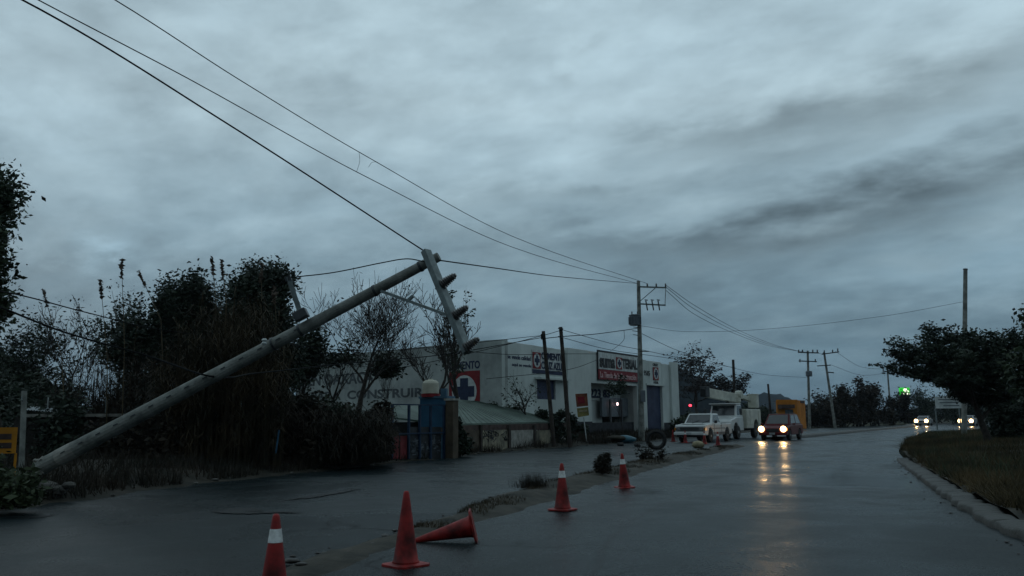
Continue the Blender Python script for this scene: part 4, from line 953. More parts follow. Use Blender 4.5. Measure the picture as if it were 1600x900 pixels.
# secondary rack bracket
s0, s1 = P(471, 494, 15.9), P(450, 433, 15.8)
MB().beam(s0, s1, .09, .08).build('rack_arm', 'steel', fpole, world=True)
MB().beam(P(446, 437, 15.8), P(455, 434, 15.8), .09, .09).build('rack_cap', 'darksteel', fpole, world=True)
MB().box(P(470, 492, 15.75), (.26, .2, .18), mtx=Matrix.Rotation(R(-28), 3, 'Y')).build('bracket_clamp', 'darksteel', fpole, world=True, bevel=.02)
MB().lathe([(.03, -.06), (.055, -.03), (.03, 0), (.055, .03), (.03, .06)], 12, P(413, 534, 15.75)).build('spool_insulator', 'white', fpole, world=True)
# clod of earth torn up by the foot
for i, (px, py, s_) in enumerate(((72, 762, .19), (92, 766, .14), (54, 772, .13), (108, 758, .10))):
    c = P(px, py, 16.6); rd = random.Random(i); mb = MB(); n = 10; vs = []
    for a in range(5):
        for k_ in range(n): r_ = math.sin(math.pi * (a + .5) / 5) * s_ * rd.uniform(.75, 1.15); vs.append((c.x + r_ * 1.3 * math.cos(k_ * 2 * math.pi / n), c.y + r_ * math.sin(k_ * 2 * math.pi / n), c.z + s_ * .7 * math.cos(math.pi * (a + .5) / 5)))
    mb.add(vs, [(a * n + k_, a * n + (k_ + 1) % n, (a + 1) * n + (k_ + 1) % n, (a + 1) * n + k_) for a in range(4) for k_ in range(n)] + [tuple(range(n)), tuple(range(4 * n, 5 * n))])
    tag(mb.build('earth_clod', 'rock'), ['largest chunk of broken ground under the foot of the fallen pole', 'chunk of broken ground just right of the largest one', 'chunk of broken ground left of the largest one', 'smallest chunk of broken ground right of the pole foot'][i], 'rubble', 'broken ground at the pole foot')

# ------------------------------------------------------------------ standing poles
def lean_pole(name, label, top, base, r0, r1, m='concrete_pole', cat='power pole', n=12, group=None):
    t = thing(name, label, cat, base, 0, group); MB().tube([base - Vector((0, 0, .2)), base.lerp(top, .5), top], [r0, (r0 + r1) / 2, r1], n).build('shaft', m, t, world=True, smooth=False)
    return t
top, base = P(997.5, 439, 56), G(1003, 689)
base = P(1003, 689, 56); base.z = 0
mp = lean_pole('power_pole', 'tall concrete power pole with transformer and side crossarms beside the shop', top, base, .20, .115)
def arm(parent, a, b, wd=.1, ht=.09, nm='crossarm', m='steel'): return MB().beam(a, b, wd, ht).build(nm, m, parent, world=True)
arm(mp, P(996, 448, 55.85), P(1041, 449.5, 55.85)); arm(mp, P(996, 474.6, 55.85), P(1040, 477, 55.85))
arm(mp, P(998.5, 472, 55.8), P(1024, 450, 55.8), .05, .05, 'brace'); arm(mp, P(1040.5, 444, 55.82), P(1039, 477, 55.82), .04, .04, 'brace')
for x in (1011.5, 1025.5, 1040): insul(P(x, 448.5, 55.85), Vector((0, 0, 1)), .24, .07, 3, mp)
for x in (1010, 1019.5, 1029):
    c = P(x, 469.5, 55.8); MB().tube([c + Vector((-.04, 0, 0)), P(x + 1.8, 485, 55.8)], [.045, .045], 8).build('fuse_cutout', 'insulator', mp, world=True)
    MB().beam(c + Vector((-.12, 0, .05)), c + Vector((.10, 0, .02)), .05, .05).build('fuse_cap', 'darksteel', mp, world=True)
q = P(992, 500, 55.6)
MB().lathe([(.32, -.36), (.36, -.34), (.36, .26), (.40, .27), (.40, .33), (.30, .36)], 20, q).build('transformer', 'shutter', mp, world=True)
mb = MB()
for k_ in range(14): a = 2 * math.pi * k_ / 14; mb.box(q + Vector((.39 * math.cos(a), .39 * math.sin(a), -.05)), (.07, .012, .48), rz=a)
mb.build('cooling_fins', 'shutter', mp, world=True)
for dx_ in (-.18, .18): MB().lathe([(.03, 0), (.05, .05), (.03, .1), (.045, .15), (.02, .22)], 8, q + Vector((dx_, 0, .36))).build('bushing', 'insulator', mp, world=True)
for k_, y in enumerate((512, 518, 524)):
    arm(mp, P(997, y, 55.7), P(989 - k_ % 2, y - 1.2, 55.7), .04, .04, 'rack_pin', 'darksteel')
arm(mp, P(999, 549, 55.7), P(1014, 549, 55.7), .05, .06, 'service_arm', 'wood')
MB().box(P(1004.5, 619, 55.6), (.30, .22, .75)).build('meter_box', 'shutter', mp, world=True, bevel=.02)
MB().tube([P(996.5, 560, 55.6), P(998.5, 683, 55.6)], .035, 6).build('conduit', 'steel', mp, world=True)
# leaning wooden poles
wp1 = lean_pole('wooden_pole', 'thinner dark wooden pole leaning left with a cable bundle at its top', P(849, 517.5, 45), Vector((*P(866, 690, 45).xy, 0)), .12, .095, 'wood', 'utility pole', 9)
MB().box(P(848, 526, 44.85), (.20, .2, .3)).build('cable_bundle', 'dark', wp1, world=True, bevel=.04)
wp2 = lean_pole('wooden_pole', 'taller dark wooden pole leaning left, right one of the crossed pair', P(876, 511, 45.5), Vector((*P(891, 690, 45.5).xy, 0)), .125, .10, 'wood', 'utility pole', 9)
for y in (513, 526): MB().beam(P(872, y, 45.3), P(880, y + 1, 45.3), .08, .06).build('collar', 'darksteel', wp2, world=True)
# right hand pole behind the big tree
rp = lean_pole('power_pole', 'plain grey pole rising straight out of the big spreading tree', P(1508.5, 420, 51), Vector((*P(1506, 690, 51).xy, 0)), .16, .115)
MB().tube([P(1508.4, 421.5, 51), P(1508.4, 420, 51)], .135, 10).build('cap', 'darksteel', rp, world=True)
# far poles
fa = lean_pole('power_pole', 'far power pole with two crossarms and a transformer beside the orange kiosk', P(1262, 548, 112), Vector((*P(1265, 668, 112).xy, 0)), .2, .14, n=8)
arm(fa, P(1247, 550.5, 111.7), P(1279, 551.5, 111.7), .14, .14, m='darksteel'); arm(fa, P(1248, 564, 111.7), P(1276, 565, 111.7), .13, .13, m='darksteel')
for x in (1248, 1254, 1270, 1277): MB().tube([P(x, 551, 111.6), P(x, 546.5, 111.6)], .09, 6).build('insulator', 'insulator', fa, world=True)
for x in (1250, 1274): MB().tube([P(x, 566, 111.6), P(x, 561, 111.6)], .08, 6).build('insulator', 'insulator', fa, world=True)
MB().lathe([(.36, -.35), (.42, -.3), (.42, .3), (.3, .36)], 12, P(1264, 584, 111.3)).build('transformer', 'shutter', fa, world=True)
fb = lean_pole('power_pole', 'far power pole leaning left with two crossarms, right of the kiosk', P(1287.5, 550, 114), Vector((*P(1305, 666, 114).xy, 0)), .2, .14, n=8)
arm(fb, P(1284, 553.5, 113.7), P(1311, 549.8, 113.7), .14, .14, m='darksteel'); arm(fb, P(1277, 571.8, 113.7), P(1298, 570.5, 113.7), .12, .12, m='darksteel')
for x, y in ((1288, 552), (1301, 551), (1309, 549)): MB().tube([P(x, y, 113.6), P(x, y - 4.5, 113.6)], .09, 6).build('insulator', 'insulator', fb, world=True)
arm(fb, P(1294, 581.5, 113.7), P(1303, 582.5, 113.7), .12, .14, 'lamp_arm', 'darksteel')
fc = lean_pole('power_pole', 'farthest power pole with one crossarm above the thicket', P(1386.5, 577, 160), Vector((*P(1393, 661, 160).xy, 0)), .2, .15, n=8)
arm(fc, P(1379, 580, 159.7), P(1402, 581.5, 159.7), .16, .16, m='darksteel')
for x in (1380, 1387, 1395, 1401): MB().tube([P(x, 580, 159.6), P(x, 575.5, 159.6)], .10, 6).build('insulator', 'insulator', fc, world=True)
lean_pole('wooden_pole', 'dark wooden pole sticking up out of the umbrella shaped tree', P(1145.5, 562, 85), Vector((*P(1150, 670, 85).xy, 0)), .17, .13, 'wood', 'utility pole', 8)
lean_pole('wooden_pole', 'small distant dark pole left of the orange kiosk', P(1200, 600, 108), Vector((*P(1206, 670, 108).xy, 0)), .17, .13, 'wood', 'utility pole', 8)

# ------------------------------------------------------------------ wires
def wire(label, pts, r=.012, ext=None, n=40, group='overhead wires', name='overhead_wire'):
    Q = [P(*p) for p in pts]
    if ext: Q = [Vector(ext)] + Q
    d = [0]
    for a, b in zip(Q, Q[1:]): d.append(d[-1] + (b - a).length)
    if len(Q) == 2: path = [Q[0].lerp(Q[1], k_ / 12) for k_ in range(13)]
    else:
        path = []
        for i in range(len(Q) - 1):
            p0 = Q[i - 1] if i else Q[0] * 2 - Q[1]; p1, p2 = Q[i], Q[i + 1]; p3 = Q[i + 2] if i + 2 < len(Q) else Q[i + 1] * 2 - Q[i]
            m = max(3, n // (len(Q) - 1)); L1 = (p2 - p1).length
            t1 = (p2 - p0) / max((p2 - p1).length + (p1 - p0).length, 1e-3) * L1; t2 = (p3 - p1) / max((p3 - p2).length + (p2 - p1).length, 1e-3) * L1
            for k_ in range(m):
                t = k_ / m; path.append(p1 * (2 * t**3 - 3 * t**2 + 1) + t1 * (t**3 - 2 * t**2 + t) + p2 * (-2 * t**3 + 3 * t**2) + t2 * (t**3 - t**2))
        path.append(Q[-1])
    return tag(MB().tube(path, r, 5).build(name, 'cable'), label, 'wire', group)
BP = Vector((-17.5, -6, 9.6))
wire('lowest dark wire running from the top left corner to the head of the fallen pole', [(35, 0, 9.9), (350, 190, 12.3), (664, 393, 15.3)], .013, BP)
wire('middle long wire from the top left to the tall pole by the shop', [(60, 0, 15.4), (300, 126, 19), (560, 270, 25.4), (800, 386, 37.5), (996, 443, 55.9)], .013, BP + Vector((0, 0, .4)))
wire('uppermost long wire from the top left to the tall pole by the shop', [(180, 0, 16.5), (370, 122, 20.5), (560, 237, 26), (800, 369, 38), (1011, 443, 55.9)], .013, BP + Vector((1.8, 0, .4)))
wire('wire from the head of the fallen pole to the tall pole by the shop', [(688, 407, 15.3), (760, 417, 19), (870, 432, 30), (997, 443, 55.7)], .013)
wire('thin loose strand hanging between the two long wires', [(561, 237, 26.0), (562, 252, 25.8), (557, 269, 25.4)], .006)
wire('short broken strand dangling from the uppermost wire', [(590, 253, 27.0), (581, 254, 27), (576, 261, 27)], .006)
wire('slack wire from the small rack arm to the fallen crossarm', [(450, 434, 15.8), (520, 426, 15.7), (600, 410, 15.5), (636, 404.5, 15.4), (664, 409, 15.3)], .011)
wire('limp wire end hanging left from the small rack arm', [(450, 434, 15.8), (438, 444, 15.7), (427, 458, 15.7)], .006)
wire('thick low cable drooping across the fallen pole to the white wall', [(-60, 462, 12), (0, 480, 13.5), (100, 519, 15.2), (230, 556, 17), (328, 588, 16.0), (400, 583, 20), (560, 566, 28), (700, 553, 37), (849, 527, 44.8)], .018)
wire('thinner low cable above the thick one behind the bare trees', [(-60, 445, 13), (35, 462, 16), (130, 487, 19), (250, 515, 24), (420, 535, 31), (600, 548, 38), (849, 524, 44.8)], .014)
wire('cable from the pair of wooden poles running left over the bare tree', [(877, 516, 45.3), (849, 524, 44.8), (760, 546, 43), (640, 572, 41), (520, 588, 40)], .016)
wire('dark cable from the right wooden pole to the concrete pole', [(849, 529, 44.8), (877, 526, 45.3), (930, 522, 50), (975, 516, 54), (996, 513, 55.6)], .022)
wire('long thin wire from the right wooden pole past the shop sign', [(877, 515, 45.3), (960, 538, 52), (1014, 549, 55.7), (1060, 559, 62), (1150, 575, 84)], .016)
wire('lower thin wire from the right wooden pole past the shop roof', [(877, 527, 45.3), (950, 546, 53), (1020, 556, 60), (1090, 566, 72)], .016)
wire('service wire dropping from the dark cable toward the shop sign', [(975, 516, 54), (975, 530, 54), (962, 543, 55), (954, 548, 56.5)], .014)
wire('thin wire crossing in front of the cement logo', [(715, 548, 42), (800, 554, 44), (880, 553, 45.3), (935, 553, 53)], .014)
wire('service wire sloping down to the left wall from the shop sign', [(935, 562, 53), (880, 579, 46), (760, 592, 42)], .014)
for i, (y0, y1, lab) in enumerate(((450, 549, 'upper wire from the tall pole toward the far crossarms'), (453, 551, 'middle wire from the tall pole toward the far crossarms'), (458, 552, 'lowest wire from the tall pole toward the far crossarms'))):
    wire(lab, [(1041, y0 - 4, 55.9), (1085, y0 + 27 + i * 3, 66), (1150, 514 + i * 4, 83), (1205, 537 + i * 2, 98), (1249 + i * 10, y1, 111.6)], .017)
wire('low wire from the tall pole toward the far transformer pole', [(1000, 520, 55.8), (1060, 548, 66), (1150, 576, 85), (1200, 586, 98), (1262, 590, 111.8)], .017)
wire('long thin wire crossing from the tall pole to the pole in the spreading tree', [(1000, 509, 55.8), (1070, 518, 55), (1200, 514, 54), (1380, 494, 52), (1508, 471, 51)], .010)
wire('far wire between the leaning pole and the farthest pole', [(1305, 549, 113.6), (1345, 573, 135), (1387, 577, 159.6)], .022)
wire('lower far wire between the leaning pole and the farthest pole', [(1298, 570, 113.6), (1345, 586, 135), (1386, 583, 159.6)], .022)
wire('short far wire between the two double-arm poles', [(1278, 551, 111.7), (1283, 553, 112.5), (1288, 551, 113.6)], .022)

# ------------------------------------------------------------------ cones
def make_cone(label, loc, banded, h=.72, collar=True):
    t = thing('traffic_cone', label, 'traffic cone', loc)
    n = 28; s = h / .72
    prof = [(.135, .028), (.128, .05), (.122, .06)] + [(.120 - .090 * q, .06 + .635 * q) for q in (.2, .4, .6, .8, 1)] + [(.026, .708), (.018, .72)]
    MB().lathe([(r * s, z * s) for r, z in prof], n).build('body', 'cone', t, smooth=True)
    b = MB(); rr, c_ = .19 * s, .05 * s; oct_ = [(rr, -rr + c_), (rr, rr - c_), (rr - c_, rr), (-rr + c_, rr), (-rr, rr - c_), (-rr, -rr + c_), (-rr + c_, -rr), (rr - c_, -rr)]
    b.add([(x, y, 0.002) for x, y in oct_] + [(x, y, .022 * s) for x, y in oct_] + [(x * .75, y * .75, .032 * s) for x, y in oct_], [tuple(range(8))[::-1], tuple(range(16, 24))] + [(k_, (k_ + 1) % 8, (k_ + 1) % 8 + 8, k_ + 8) for k_ in range(8)] + [(8 + k_, 8 + (k_ + 1) % 8, (k_ + 1) % 8 + 16, k_ + 16) for k_ in range(8)])
    b.build('base', 'cone', t)
    if banded:
        z0, z1 = .50 * s, .605 * s; r = lambda z: (.120 - .090 * (z / s - .06) / .635) * s + .0025
        MB().lathe([(r(z0), z0), (r(z1), z1)], n).build('reflective_band', 'reflector', t, smooth=False)
    return t
cA = make_cone('white banded cone at the bottom edge, its foot cut off by the frame', G(427, 949), True); cA.rotation_euler.z = .3
cB = make_cone('plain red cone without a band, nearest upright one at the centre', G(634, 884), False, .74); cB.rotation_euler.z = .75
cC = copy_thing(cA, G(879, 797), .9, 'white banded cone on the wet road left of centre line, middle distance'); cC.scale = (1.03,) * 3
cD = copy_thing(cA, G(976, 762), .2, 'white banded cone just right of the round bush on the earth strip'); cD.rotation_euler = (R(3), R(-4), .2)
cE = copy_thing(cB, G(745, 846), 0, 'plain red cone lying on its side, tip pointing left')
dE = G(663, 843, .03) - G(745, 846, .0); yaw = math.atan2(dE.y, dE.x); cE.location = G(741, 846, .0) + Vector((0, 0, .185))
cE.rotation_euler = (0, 0, 0); cE.rotation_mode = 'QUATERNION'
dv = Vector((math.cos(yaw), math.sin(yaw), -.235)).normalized(); cE.rotation_quaternion = Vector((0, 0, 1)).rotation_difference(dv)
for x, y, lab in ((1052, 690, 'dim red cone just right of the standing tyre'), (1071, 692, 'bright cone lit by a headlight in front of the pickup grille'), (1101, 694, 'red cone beside the pale sack on the far strip'), (1122, 696, 'rightmost far cone in front of the bucket truck wheel')):
    copy_thing(cA if x != 1052 else cB, G(x, y), random.random(), lab)
for o in (cA, cB, cC, cD, cE): o['group'] = 'red traffic cones closing the road'
for o in C.objects:
    if o.name.startswith('traffic_cone'): o['group'] = 'red traffic cones closing the road'
# ------------------------------------------------------------------ rocks, tyre, sack, tarp
def rock(label, c, s, m='rock', seed=0, name='rock', cat='rock', sq=.6, group=None):
    rd = random.Random(seed); n = 10; vs = []; c = Vector(c)
    for a in range(6):
        for k_ in range(n):
            r_ = math.sin(math.pi * (a + .35) / 5.7) * s * rd.uniform(.8, 1.15); vs.append((c.x + r_ * math.cos(k_ * 2 * math.pi / n) * 1.25, c.y + r_ * math.sin(k_ * 2 * math.pi / n), c.z + s * sq * (.8 + math.cos(math.pi * (a + .35) / 5.7))))
    return tag(MB().add(vs, [(a * n + k_, (a + 1) * n + k_, (a + 1) * n + (k_ + 1) % n, a * n + (k_ + 1) % n) for a in range(5) for k_ in range(n)] + [tuple(range(n)), tuple(range(5 * n, 6 * n))[::-1]]).build(name, m, smooth=True), label, cat, group)
rock('left one of two small dark stones in front of the blue tarp', G(969.5, 697), .17, 'rubber', 1); rock('right one of two small dark stones, nearer the tall pole', G(996, 698), .16, 'rubber', 2)
for i, (x, y, s_) in enumerate(((786, 777, .09), (800, 774, .10), (774, 780, .06), (812, 771, .07), (455, 880, .07), (470, 884, .05), (1024, 724, .08))):
    rock(['dark lump of broken asphalt at the near tip of the raised strip', 'largest lump of broken asphalt where the raised strip begins', 'small lump of broken asphalt left of the others', 'lump of broken asphalt just behind the largest one', 'dark lump beside the foremost banded cone', 'small dark lump right of the foremost banded cone', 'dark lump below the standing tyre'][i], G(x, y, .02), s_, 'mud', 10 + i, 'asphalt_lump', 'rubble', .4, 'broken asphalt lumps')
def rubble(name, label, pts, m, seed):
    rd = random.Random(seed); mb = MB(); n = 7
    for x, y, z, s_ in pts:
        vs = []
        for a in range(4):
            for k_ in range(n):
                r_ = math.sin(math.pi * (a + .5) / 4) * s_ * rd.uniform(.7, 1.2); vs.append((x + r_ * math.cos(k_ * 2 * math.pi / n) * 1.3, y + r_ * math.sin(k_ * 2 * math.pi / n), z + s_ * .45 * (.8 + math.cos(math.pi * (a + .5) / 4))))
        mb.add(vs, [(a * n + k_, (a + 1) * n + k_, (a + 1) * n + (k_ + 1) % n, a * n + (k_ + 1) % n) for a in range(3) for k_ in range(n)] + [tuple(range(n)), tuple(range(3 * n, 4 * n))[::-1]])
    tag(mb.build(name, m), label, 'rubble', kind='stuff')
rd = random.Random(77); pts = []
for i in range(110):
    q_ = A2[int((rd.random() ** 1.2 * .8 + .05) * 159)]; pts.append((q_[0] + rd.gauss(.02, .12), q_[1] + rd.gauss(0, .12), .0, rd.uniform(.012, .05)))
rubble('crumbled_asphalt', 'crumbled dark asphalt along the upper edge of the earth strip', pts, 'mud', 5)
pts = []
for i in range(160):
    j = rd.randrange(50, 260); q_ = LEFT[j]; pts.append((q_[0] - rd.gauss(.1, .4), q_[1] + rd.gauss(0, .3), .02, rd.uniform(.02, .08)))
rubble('roadside_rubble', 'small stones and clods along the left road edge', pts, 'rock', 6)
pts = []
for i in range(90):
    j = rd.randrange(int(len(KP2) * .35), len(KP2)); q_ = KP2[j] - KN[j] * abs(rd.gauss(0, .22)) ; pts.append((q_[0], q_[1], .0, rd.uniform(.006, .026)))
rubble('kerb_grit', 'grit and small stones washed against the right kerb', pts, 'mud', 7)
tc_ = G(1026, 704); tcn_ = Vector((tc_.x, tc_.y, 0)); Ysc = tc_.y
rad_ = 15.5 / F * Ysc
ty = thing('standing_tyre', 'large old tyre standing upright on the earth strip', 'tyre', (tc_.x, tc_.y, rad_ + .03), R(-14))
tp_ = []
for a in range(14):
    q = 2 * math.pi * a / 14; tp_.append((rad_ * .80 + rad_ * .19 * math.cos(q), rad_ * .26 * math.sin(q)))
vs = []; n = 36
for k_ in range(n):
    a = 2 * math.pi * k_ / n
    for r_, yy in tp_: vs.append((r_ * math.cos(a), yy, r_ * math.sin(a)))
MB().add(vs, [(k_ * 14 + j, k_ * 14 + (j + 1) % 14, ((k_ + 1) % n) * 14 + (j + 1) % 14, ((k_ + 1) % n) * 14 + j) for k_ in range(n) for j in range(14)]).build('tyre', 'rubber', ty, smooth=True)
mb = MB()
for k_ in range(40):
    a = 2 * math.pi * k_ / 40; mb.box((rad_ * math.cos(a), 0, rad_ * math.sin(a)), (.03, rad_ * .34, .045), mtx=Matrix.Rotation(-a, 3, 'Y'))
mb.build('tread', 'rubber', ty)
rock('pale yellowish sack lying left of the third far cone', G(1091, 700, .0), .26, 'sack', 31, 'sack', 'sack', .75)
rock('low heap of brown sand beside the blue tarp', P(962, 688, 52) * 1, .55, 'earth', 41, 'sand_heap', 'sand heap', .3)
tq = Vector((*P(976, 690, 52.5).xy, 0)); rock('crumpled blue tarp over a heap near the tall pole', tq, .55, 'tarp', 42, 'tarp', 'tarp', .48)

# two-panel roadside sign
sp = thing('roadside_sign', 'leaning white post carrying an orange red panel over a yellow panel', 'sign', Vector((*P(916, 690, 50).xy, 0)))
SF = Face(tuple((P(899, 640, 50)).xy), tuple(P(919, 640, 50.3).xy))
MB().beam(P(917, 692, 50), P(912, 652, 50.1), .08, .05).build('post', 'white', sp, world=True)
def quadp(par, nm, m, pts, Y, th=.04):
    v = [P(x, y, Y) for x, y in pts]; n = len(v); MB().add(v + [p + Vector((0, th, 0)) for p in v], [tuple(range(n))[::-1], tuple(range(n, 2 * n))] + [(k_, (k_ + 1) % n, (k_ + 1) % n + n, k_ + n) for k_ in range(n)]).build(nm, m, par, world=True)
M['signrust'] = mat('signrust', (.24, .07, .03), .6, 0, 2.3, col2=(.10, .03, .018)); M['signyellow'] = mat('signyellow', (.26, .22, .06), .6, 0, 3.5, col2=(.10, .09, .035))
quadp(sp, 'upper_panel', 'signrust', [(899, 615.5), (917.5, 614.5), (919, 634), (901, 636)], 49.9)
quadp(sp, 'lower_panel', 'signyellow', [(901.5, 638), (919, 636), (920.5, 649), (903, 652)], 49.9)
quadp(sp, 'print', 'darkred', [(902, 620), (913, 619.5), (914, 630), (904, 631)], 49.88, .012)
quadp(sp, 'print', 'sack', [(904, 641), (917, 640), (918, 643), (904.5, 644)], 49.88, .012)
# white board on posts right
wb = thing('board_sign', 'white two line board on two posts left of the spreading tree trunk', 'sign', Vector((*P(1480, 690, 62).xy, 0)))
WF = Face(tuple(P(1461, 640, 62).xy), tuple(P(1502, 640, 62).xy))
WF.pslab('board', 'white', wb, 1462, 619.5, 1502, 638, 0, .08)
for i, (x0, x1, y) in enumerate(((1466, 1498, 623.5), (1468, 1498, 628.2), (1474, 1499, 633))): WF.pslab('text_line', 'shutter', wb, x0, y, x1, y + 1.6, .081, .09)
for x in (1463.5, 1500.5): WF.pslab('post', 'steel', wb, x - .8, 638, x + .8, 672, .0, .08)
# lit green fuel station sign
gsn = thing('fuel_station_sign', 'glowing green and white lit sign on a mast above the oncoming white car', 'sign', Vector((*P(1414, 664, 190).xy, 0)))
SGF = Face(tuple(P(1400, 620, 190).xy), tuple(P(1428, 620, 190).xy))
SGF.pslab('mast', 'darksteel', gsn, 1413, 628, 1415, 668, -.3, -.05)
SGF.pslab('green_panel', 'signgreen', gsn, 1405.5, 605.5, 1421.5, 617, 0, .3)
uu, zz_ = SGF.uv(1413.5, 609.5); mb = MB(); disc_on(SGF, mb, uu, zz_, .40, .42, .301, .34, 14); SGF.slab(mb, uu - .15, uu + .75, zz_ - .45, zz_ - .15, .302, .345); SGF.slab(mb, uu - .95, uu + .95, zz_ - .98, zz_ - .62, .302, .34); mb.build('emblem', 'signwhite', gsn, world=True)
SGF.pslab('white_panel', 'signwhite', gsn, 1407, 617.3, 1421, 618.6, 0, .3)
for y in (620, 623.2): SGF.pslab('price_panel', 'signorange', gsn, 1407.5, y, 1421.5, y + 2, 0, .3)
# red lamp behind
rl = P(1078.5, 633.5, 82); t = thing('red_lamp', 'small red light glowing above the hedge behind the pickup', 'lamp', (rl.x, rl.y, 0))
MB().lathe([(.03, -.12), (.14, -.06), (.14, .06), (.03, .12)], 10, rl).build('lens', 'redlamp', t, world=True); MB().tube([(rl.x, rl.y, 0), (rl.x, rl.y, rl.z - .1)], .05, 6).build('post', 'darksteel', t, world=True)
# orange kiosk
ok = thing('orange_kiosk', 'small flat roofed orange kiosk at the far roadside', 'kiosk', Vector((*P(1236, 668, 106).xy, 0)))
OF = Face(tuple(P(1215, 650, 106).xy), tuple(P(1246, 650, 107).xy)); OG = Face(tuple(P(1246, 650, 107).xy), tuple(P(1259, 650, 110.5).xy))
mb = MB(); zt_ = OF.uv(1230, 626.5)[1]; zw0 = OF.uv(1232, 656)[1]; zw1 = OF.uv(1232, 640)[1]; uw0, uw1 = OF.uv(1227, 648)[0], OF.uv(1240, 648)[0]
OF.slab(mb, 0, uw0, 0, zt_, -.2, 0); OF.slab(mb, uw1, OF.L, 0, zt_, -.2, 0); OF.slab(mb, uw0, uw1, 0, zw0, -.2, 0); OF.slab(mb, uw0, uw1, zw1, zt_, -.2, 0)
OG.slab(mb, .02, OG.L, 0, zt_ + .1, -.2, -.005); mb.build('wall', 'orange_wall', ok, world=True)
OF.part('window', 'glass', ok, uw0, uw1, zw0, zw1, -.15, -.08); OF.pslab('awning', 'fascia', ok, 1221, 632, 1242, 638, .0, .7); OF.pslab('parapet', 'orange_wall', ok, 1215.5, 624.5, 1246, 628, -.3, .06)
OG.pslab('side_sign', 'fascia', ok, 1251, 626, 1257, 630, .0, .05)
v = [OF.w(0, zt_ - .1, 0), OF.w(OF.L, zt_ - .1, 0), OG.w(OG.L, zt_ - .1, 0), OF.w(0, zt_ - .1, -3.6)]; MB().add(v, [(0, 1, 2, 3)]).build('roof', 'concrete', ok, world=True)

# ------------------------------------------------------------------ vehicles (front faces -Y, wheels on z=0)
def arc(cy, r, z0, n=7): return [(cy - r * math.cos(math.pi * k_ / n), z0 + r * math.sin(math.pi * k_ / n)) for k_ in range(n + 1)]
def wheels(t, w_, ys, r, wd=.22):
    for y in ys:
        for s in (-1, 1):
            mtx = Matrix.Rotation(R(90), 3, 'Y'); x = s * (w_ / 2 - wd / 2 + .015)
            wh_ = MB().lathe([(r * .62, -wd / 2), (r * .94, -wd / 2), (r, -wd / 2 + .03), (r, wd / 2 - .03), (r * .94, wd / 2), (r * .62, wd / 2)], 22, (x, y, r), mtx).build('wheel', 'rubber', t)
            MB().lathe([(r * .58, -.03), (r * .60, .0), (r * .2, .02), (r * .16, .04)], 14, (x + s * (wd / 2 - .02), y, r), Matrix.Rotation(R(90 * s), 3, 'Y')).build('rim', 'hub', wh_)
def cabin(t, m, ys, zs, wb_, wt_, name='cab'):
    """greenhouse: ys = front bottom, front top, rear top, rear bottom"""
    a, b, c, d = ys; z0, z1 = zs; B_, T_ = wb_ / 2, wt_ / 2
    v = [(-B_, a, z0), (B_, a, z0), (B_, d, z0), (-B_, d, z0), (-T_, b, z1), (T_, b, z1), (T_, c, z1), (-T_, c, z1)]
    o = MB().add(v, [(0, 1, 5, 4), (1, 2, 6, 5), (2, 3, 7, 6), (3, 0, 4, 7), (4, 5, 6, 7), (0, 3, 2, 1)]).build(name, m, t, bevel=.05, seg=2)
    def pane(i, j, k_, l, u0, u1, v0, v1, nm):
        p = [Vector(v[q]) for q in (i, j, k_, l)]; f = lambda s, r: (p[0].lerp(p[1], s)).lerp(p[3].lerp(p[2], s), r)
        n_ = (p[1] - p[0]).cross(p[3] - p[0]).normalized() * .012
        q = [f(u0, v0), f(u1, v0), f(u1, v1), f(u0, v1)]; MB().add([x + n_ for x in q] + [x - n_ for x in q], [(0, 1, 2, 3), (7, 6, 5, 4), (0, 4, 5, 1), (1, 5, 6, 2), (2, 6, 7, 3), (3, 7, 4, 0)]).build(nm, 'glass', t)
    pane(0, 1, 5, 4, .07, .93, .12, .90, 'windscreen'); pane(1, 2, 6, 5, .10, .47, .15, .88, 'side_window'); pane(1, 2, 6, 5, .53, .90, .15, .88, 'side_window'); pane(3, 0, 4, 7, .10, .47, .15, .88, 'side_window'); pane(3, 0, 4, 7, .53, .90, .15, .88, 'side_window'); pane(2, 3, 7, 6, .08, .92, .15, .85, 'rear_window')
    return o
def lamps(t, w_, z, y, r=.09, m='headlamp', sp=.78, round_=True):
    for s in (-1, 1): MB().lathe([(r * .9, 0), (r, .03), (r * .7, .06)], 16, (s * w_ / 2 * sp, y, z), Matrix.Rotation(R(90), 3, 'X')).build('headlight', m, t)
def spot(t, x, y, z, e, tgt):
    l = bpy.data.lights.new('headlight_beam', 'SPOT'); l.energy = e; l.color = (1, .62, .26); l.spot_size = R(46); l.spot_blend = .8; l.shadow_soft_size = .08
    o = bpy.data.objects.new('headlight_beam', l); C.objects.link(o); o.parent = t; o.location = (x, y, z); d = Vector(tgt) - Vector((x, y, z)); o.rotation_euler = d.to_track_quat('-Z', 'Y').to_euler()
def mirror(t, w_, y, z, m='black', s_=.16):
    for s in (-1, 1): MB().box((s * (w_ / 2 + .13), y, z), (.18, .08, s_)).build('mirror', m, t, bevel=.02)
